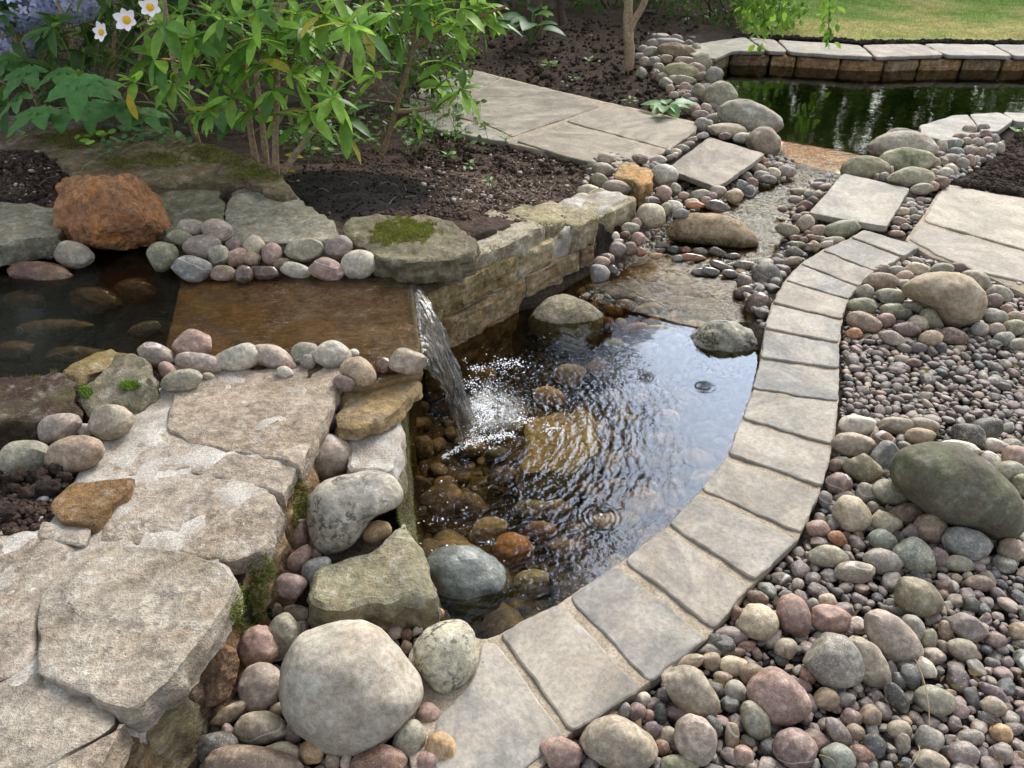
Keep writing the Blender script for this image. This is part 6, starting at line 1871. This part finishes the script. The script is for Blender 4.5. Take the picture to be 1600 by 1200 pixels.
v, f = tube(np.concatenate([curve(top[0], top[1], (0, 0, .1), 7)[:-1], curve(top[1], top[2], (0, 0, .03), 6)[:-1], curve(top[2], (1.3, 7.2, 2.6), (0, 0, .1), 8)]), .012, 7); m.add(v, f)
m.build("twig", M_BARK, hb, (.12, .09, .06)); lv.build("foliage", M_LEAF, hb)

# tall trees whose crowns shade the bed and show mirrored in the basin and pond
gt_ = trunk("garden_tree", "tall broad tree over the back bed, mirrored dark in the basin", [[(-3.6, 9.5, .05), (-3.4, 9.4, 3.0), (-3.0, 9.2, 6.5)], [(-3.4, 9.4, 2.8), (-1.8, 9.0, 5.2)], [(-3.4, 9.4, 3.0), (-5.0, 9.6, 5.4)]], [(.22, .12), (.12, .05), (.12, .05)], (.14, .11, .08))
crown(gt_, (-2.4, 9.0, 5.6), (3.4, 2.6, 3.4), 7500, .32, TG, None, .35, lo=1.9)
ht = empty("tall_hedge", (6.5, 17, .05), "tall mixed hedge beyond the lawn, mirrored green in the far pond", "hedge")
for cx_, hz in ((-1.0, 4.0), (1.6, 4.4), (3.2, 3.6), (4.8, 3.9), (6.8, 4.2), (8.4, 3.4), (10.0, 3.8), (12.2, 4.2)):
    crown(ht, (cx_, 17 + RNG.normal(0, .4), hz * .85), (2.1, 1.4, hz), 1900, .34, [(.13, .23, .055), (.19, .28, .07), (.07, .13, .035), (.32, .38, .12)], None, .3, "foliage", .1)
crown(ht, (5, 17.8, 1.2), (9.5, .8, 1.5), 2600, .30, DARKS, None, .9, "foliage", .05)

gt2 = trunk("garden_tree", "added unseen tree over the back corner, mirrored dark in the upper pool", [[(-8.4, 9.5, .05), (-8.2, 9.4, 3.0), (-8.0, 9.2, 6.5)], [(-8.2, 9.4, 2.8), (-6.9, 9.0, 5.0)]], [(.22, .12), (.12, .05)], (.14, .11, .08))  # unseen; added so the upper pool mirrors dark leaves instead of sky
crown(gt2, (-7.6, 9.0, 4.6), (3.2, 2.4, 3.6), 4200, .30, TG, None, .4, lo=1.4)

# ------------------------------------------------------------------ lawn grass
def blades(name, pts, h, w, cols, label, lean=.35, mat=None):
    n = len(pts); pts = np.asarray(pts)
    a = RNG.uniform(0, 2 * math.pi, n); hh = np.asarray(h); d = np.stack([np.cos(a), np.sin(a), 0 * a], 1); b = RNG.uniform(0, 2 * math.pi, n)
    tip = pts + np.stack([np.cos(b) * lean * hh, np.sin(b) * lean * hh, hh], 1)
    v = np.stack([pts - d * w, pts + d * w, tip], 1).reshape(-1, 3); f = np.arange(3 * n).reshape(n, 3)
    o = link(name, new_mesh(name, v, f, mat or M_LEAFD, False, np.repeat(cols, 3, 0)))
    return tag(o, label, None, None, "stuff")


n = 42000
xs, ys = RNG.uniform(2.4, 9.0, n), RNG.uniform(8.4, 13.5, n)
k = sdist(lawn, xs, ys) > .06 + .05 * fbm2(xs, ys, 4); xs, ys = xs[k], ys[k]
g1 = fbm2(xs, ys, 1.3, 3, 4.0)[:, None]; g2 = RNG.random((len(xs), 1))
mixv = np.clip(ss(-.15, .5, g1) * .75 + .45 * (g2 - .5) + .5 * ss(9.8, 9.0, ys)[:, None], 0, 1)
cols = (np.array((.21, .36, .075)) * (1 - mixv) + np.array((.52, .47, .20)) * mixv) * RNG.uniform(.7, 1.25, (len(xs), 1))
blades("lawn_grass", np.stack([xs, ys, np.full(len(xs), .045)], 1), RNG.uniform(.02, .055, len(xs)), .004, cols, "short patchy green and straw coloured lawn beyond the pond", .8)
pts = [np.array(((1 - t1) * q0[0] + t1 * q1[0], (1 - t1) * q0[1] + t1 * q1[1] + RNG.uniform(-.02, .12), .05)) for q0, q1 in zip(lawn_edge[:-1], lawn_edge[1:]) for t1 in RNG.uniform(0, 1, 160)]
lump_mass("edge_soil", pts, RNG.uniform(.012, .035, len(pts)), np.tile((.022, .018, .015), (len(pts), 1)), M_SOIL, "dark soil ridge along the lawn edge behind the coping", 1, .5, .7)

# ------------------------------------------------------------------ moss
def moss_on(o, test, n, h=.007, side_ok=False, pal=((.10, .125, .025), (.15, .17, .035), (.07, .09, .02))):
    """a mat of tiny moss shoots rooted on the surface of a stone wherever test(world point, normal) allows"""
    me = o.data; me.calc_loop_triangles()
    base = Vector(o.location) + (Vector(o.parent.location) if o.parent else Vector())
    tris = [t_ for t_ in me.loop_triangles if (t_.normal.z > .35 or side_ok)]
    if not tris: return
    ar = np.array([t_.area for t_ in tris]); pr = ar / ar.sum(); vv = me.vertices
    out, nn_ = [], []
    for i in RNG.choice(len(tris), n, p=pr):
        t_ = tris[i]; a, b = RNG.random(2)
        if a + b > 1: a, b = 1 - a, 1 - b
        p = vv[t_.vertices[0]].co * (1 - a - b) + vv[t_.vertices[1]].co * a + vv[t_.vertices[2]].co * b
        wp = np.array(p + base)
        out.append(wp); nn_.append(tuple(t_.normal))
    out, nn_ = np.array(out), np.array(nn_)
    ok_ = test(out); out, nn_ = out[ok_], nn_[ok_]
    m_ = len(out)
    if m_ < 30: return; m_ = len(out)
    hh = h * RNG.uniform(.5, 1.3, m_) * (1 + .8 * np.clip(fbm(out * 40, 2), -.6, 1)); a = RNG.normal(size=(m_, 3)); a /= np.linalg.norm(a, axis=1)[:, None]
    tip = out + (nn_ * .9 + RNG.normal(0, .45, (m_, 3))) * hh[:, None] + np.array((0, 0, .002)); w = .0016
    v = np.stack([out - a * w, out + a * w, tip], 1).reshape(-1, 3)
    cols = np.array(pal)[RNG.integers(len(pal), size=m_)] * RNG.uniform(.6, 1.3, (m_, 1))
    c = v.mean(0); mo_ = link("moss", new_mesh("moss", v - c, np.arange(3 * m_).reshape(-1, 3), M_MOSS, False, np.repeat(cols, 3, 0)), tuple(c - np.array(base)), o if o.parent is None else o)
    return mo_


def near_px(spots, nz=.25):
    def f_(p):
        d = p - CAM; dp = d @ FW; px = 800 + FPX * d[:, 0] / dp; py = 600 - FPX * (d @ UP) / dp
        k = np.max([1 - ((px - a) / rx) ** 2 - ((py - b) / ry) ** 2 for a, b, rx, ry in spots], axis=0)
        return k + nz * 2 * perlin(p * 30) > RNG.uniform(0, .35, len(p))
    return f_


moss_on(mslab, near_px([(632, 360, 54, 20), (600, 372, 26, 10)], .4), 42000, h=.006, pal=((.19, .19, .03), (.25, .24, .05), (.12, .13, .025)))
moss_on(mstone, near_px([(135, 613, 12, 9), (202, 602, 20, 8)]), 16000, h=.008, pal=((.12, .22, .03), (.18, .30, .04), (.09, .16, .03)))
moss_on(coping, near_px([(120, 215, 60, 16), (340, 240, 60, 18), (400, 270, 45, 16), (250, 250, 40, 12), (190, 255, 30, 10)], .6), 60000, h=.009, pal=((.15, .16, .03), (.21, .20, .045), (.09, .10, .025)))
for o in [q for q in COL.objects if q.parent == fw and q.name.startswith("wall_stone")]:
    moss_on(o, near_px([(385, 960, 26, 50), (405, 905, 20, 45), (468, 790, 14, 45)], .3), 26000, h=.010, side_ok=True)
for o in [q for q in COL.objects if q.parent == wall and q.name.startswith("wall_stone")]:
    moss_on(o, near_px([(775, 393, 22, 8), (938, 346, 18, 12), (850, 350, 16, 5)], .3), 7000, h=.007, side_ok=True)
for o in [q for q in COL.objects if q.name.startswith("rock_block") and "dark brown rock" in q.get("label", "")]:
    moss_on(o, near_px([(40, 575, 60, 14)], .3), 14000, h=.012)
moss_on(bw, lambda p: perlin(p * 25) > -.1, 6000, h=.007, side_ok=True)
for o in [q for q in COL.objects if q.name.startswith("boulder") and "dark moss tufts" in q.get("label", "")]:
    moss_on(o, near_px([(1110, 530, 20, 12), (1118, 555, 16, 10)], .4), 12000, h=.012, side_ok=True, pal=((.06, .055, .02), (.09, .07, .025)))
for o in [q for q in COL.objects if q.name.startswith("rock") and "washed by the stream" in q.get("label", "")]:
    moss_on(o, near_px([(1110, 380, 70, 10), (1055, 365, 16, 14)], .4), 9000, h=.012, side_ok=True, pal=((.05, .05, .02), (.08, .07, .02)))

# withered leaf scraps between the gravel
litter = Mesh()
for _ in range(170):
    a, b = RNG.uniform(900, 1600), RNG.uniform(430, 1200)
    p = P(a, b, -.012)
    if not inside(gravel_poly, p[0], p[1]): continue
    put(litter, CARD, p + (0, 0, RNG.uniform(-.01, .006)), RNG.normal(0, 1, 3) * (1, 1, .5), RNG.uniform(.012, .03), np.array((.16, .10, .055)) * RNG.uniform(.5, 1.5), RNG.uniform(0, 6))
tag(litter.build("leaf_litter", M_LEAFD), "withered brown leaf scraps caught between the gravel pebbles", None, None, "stuff")

# broken stone has crisp arrises
for o in COL.objects:
    if o.type == 'MESH' and o.name.split('.')[0] in ("wall_stone", "rock_slab", "rock_block", "capping_stone", "pier_stone", "coping_rock", "edging_slab", "path_slab", "stepping_slab", "coping_slab"):
        o.data.set_sharp_from_angle(angle=math.radians(34))
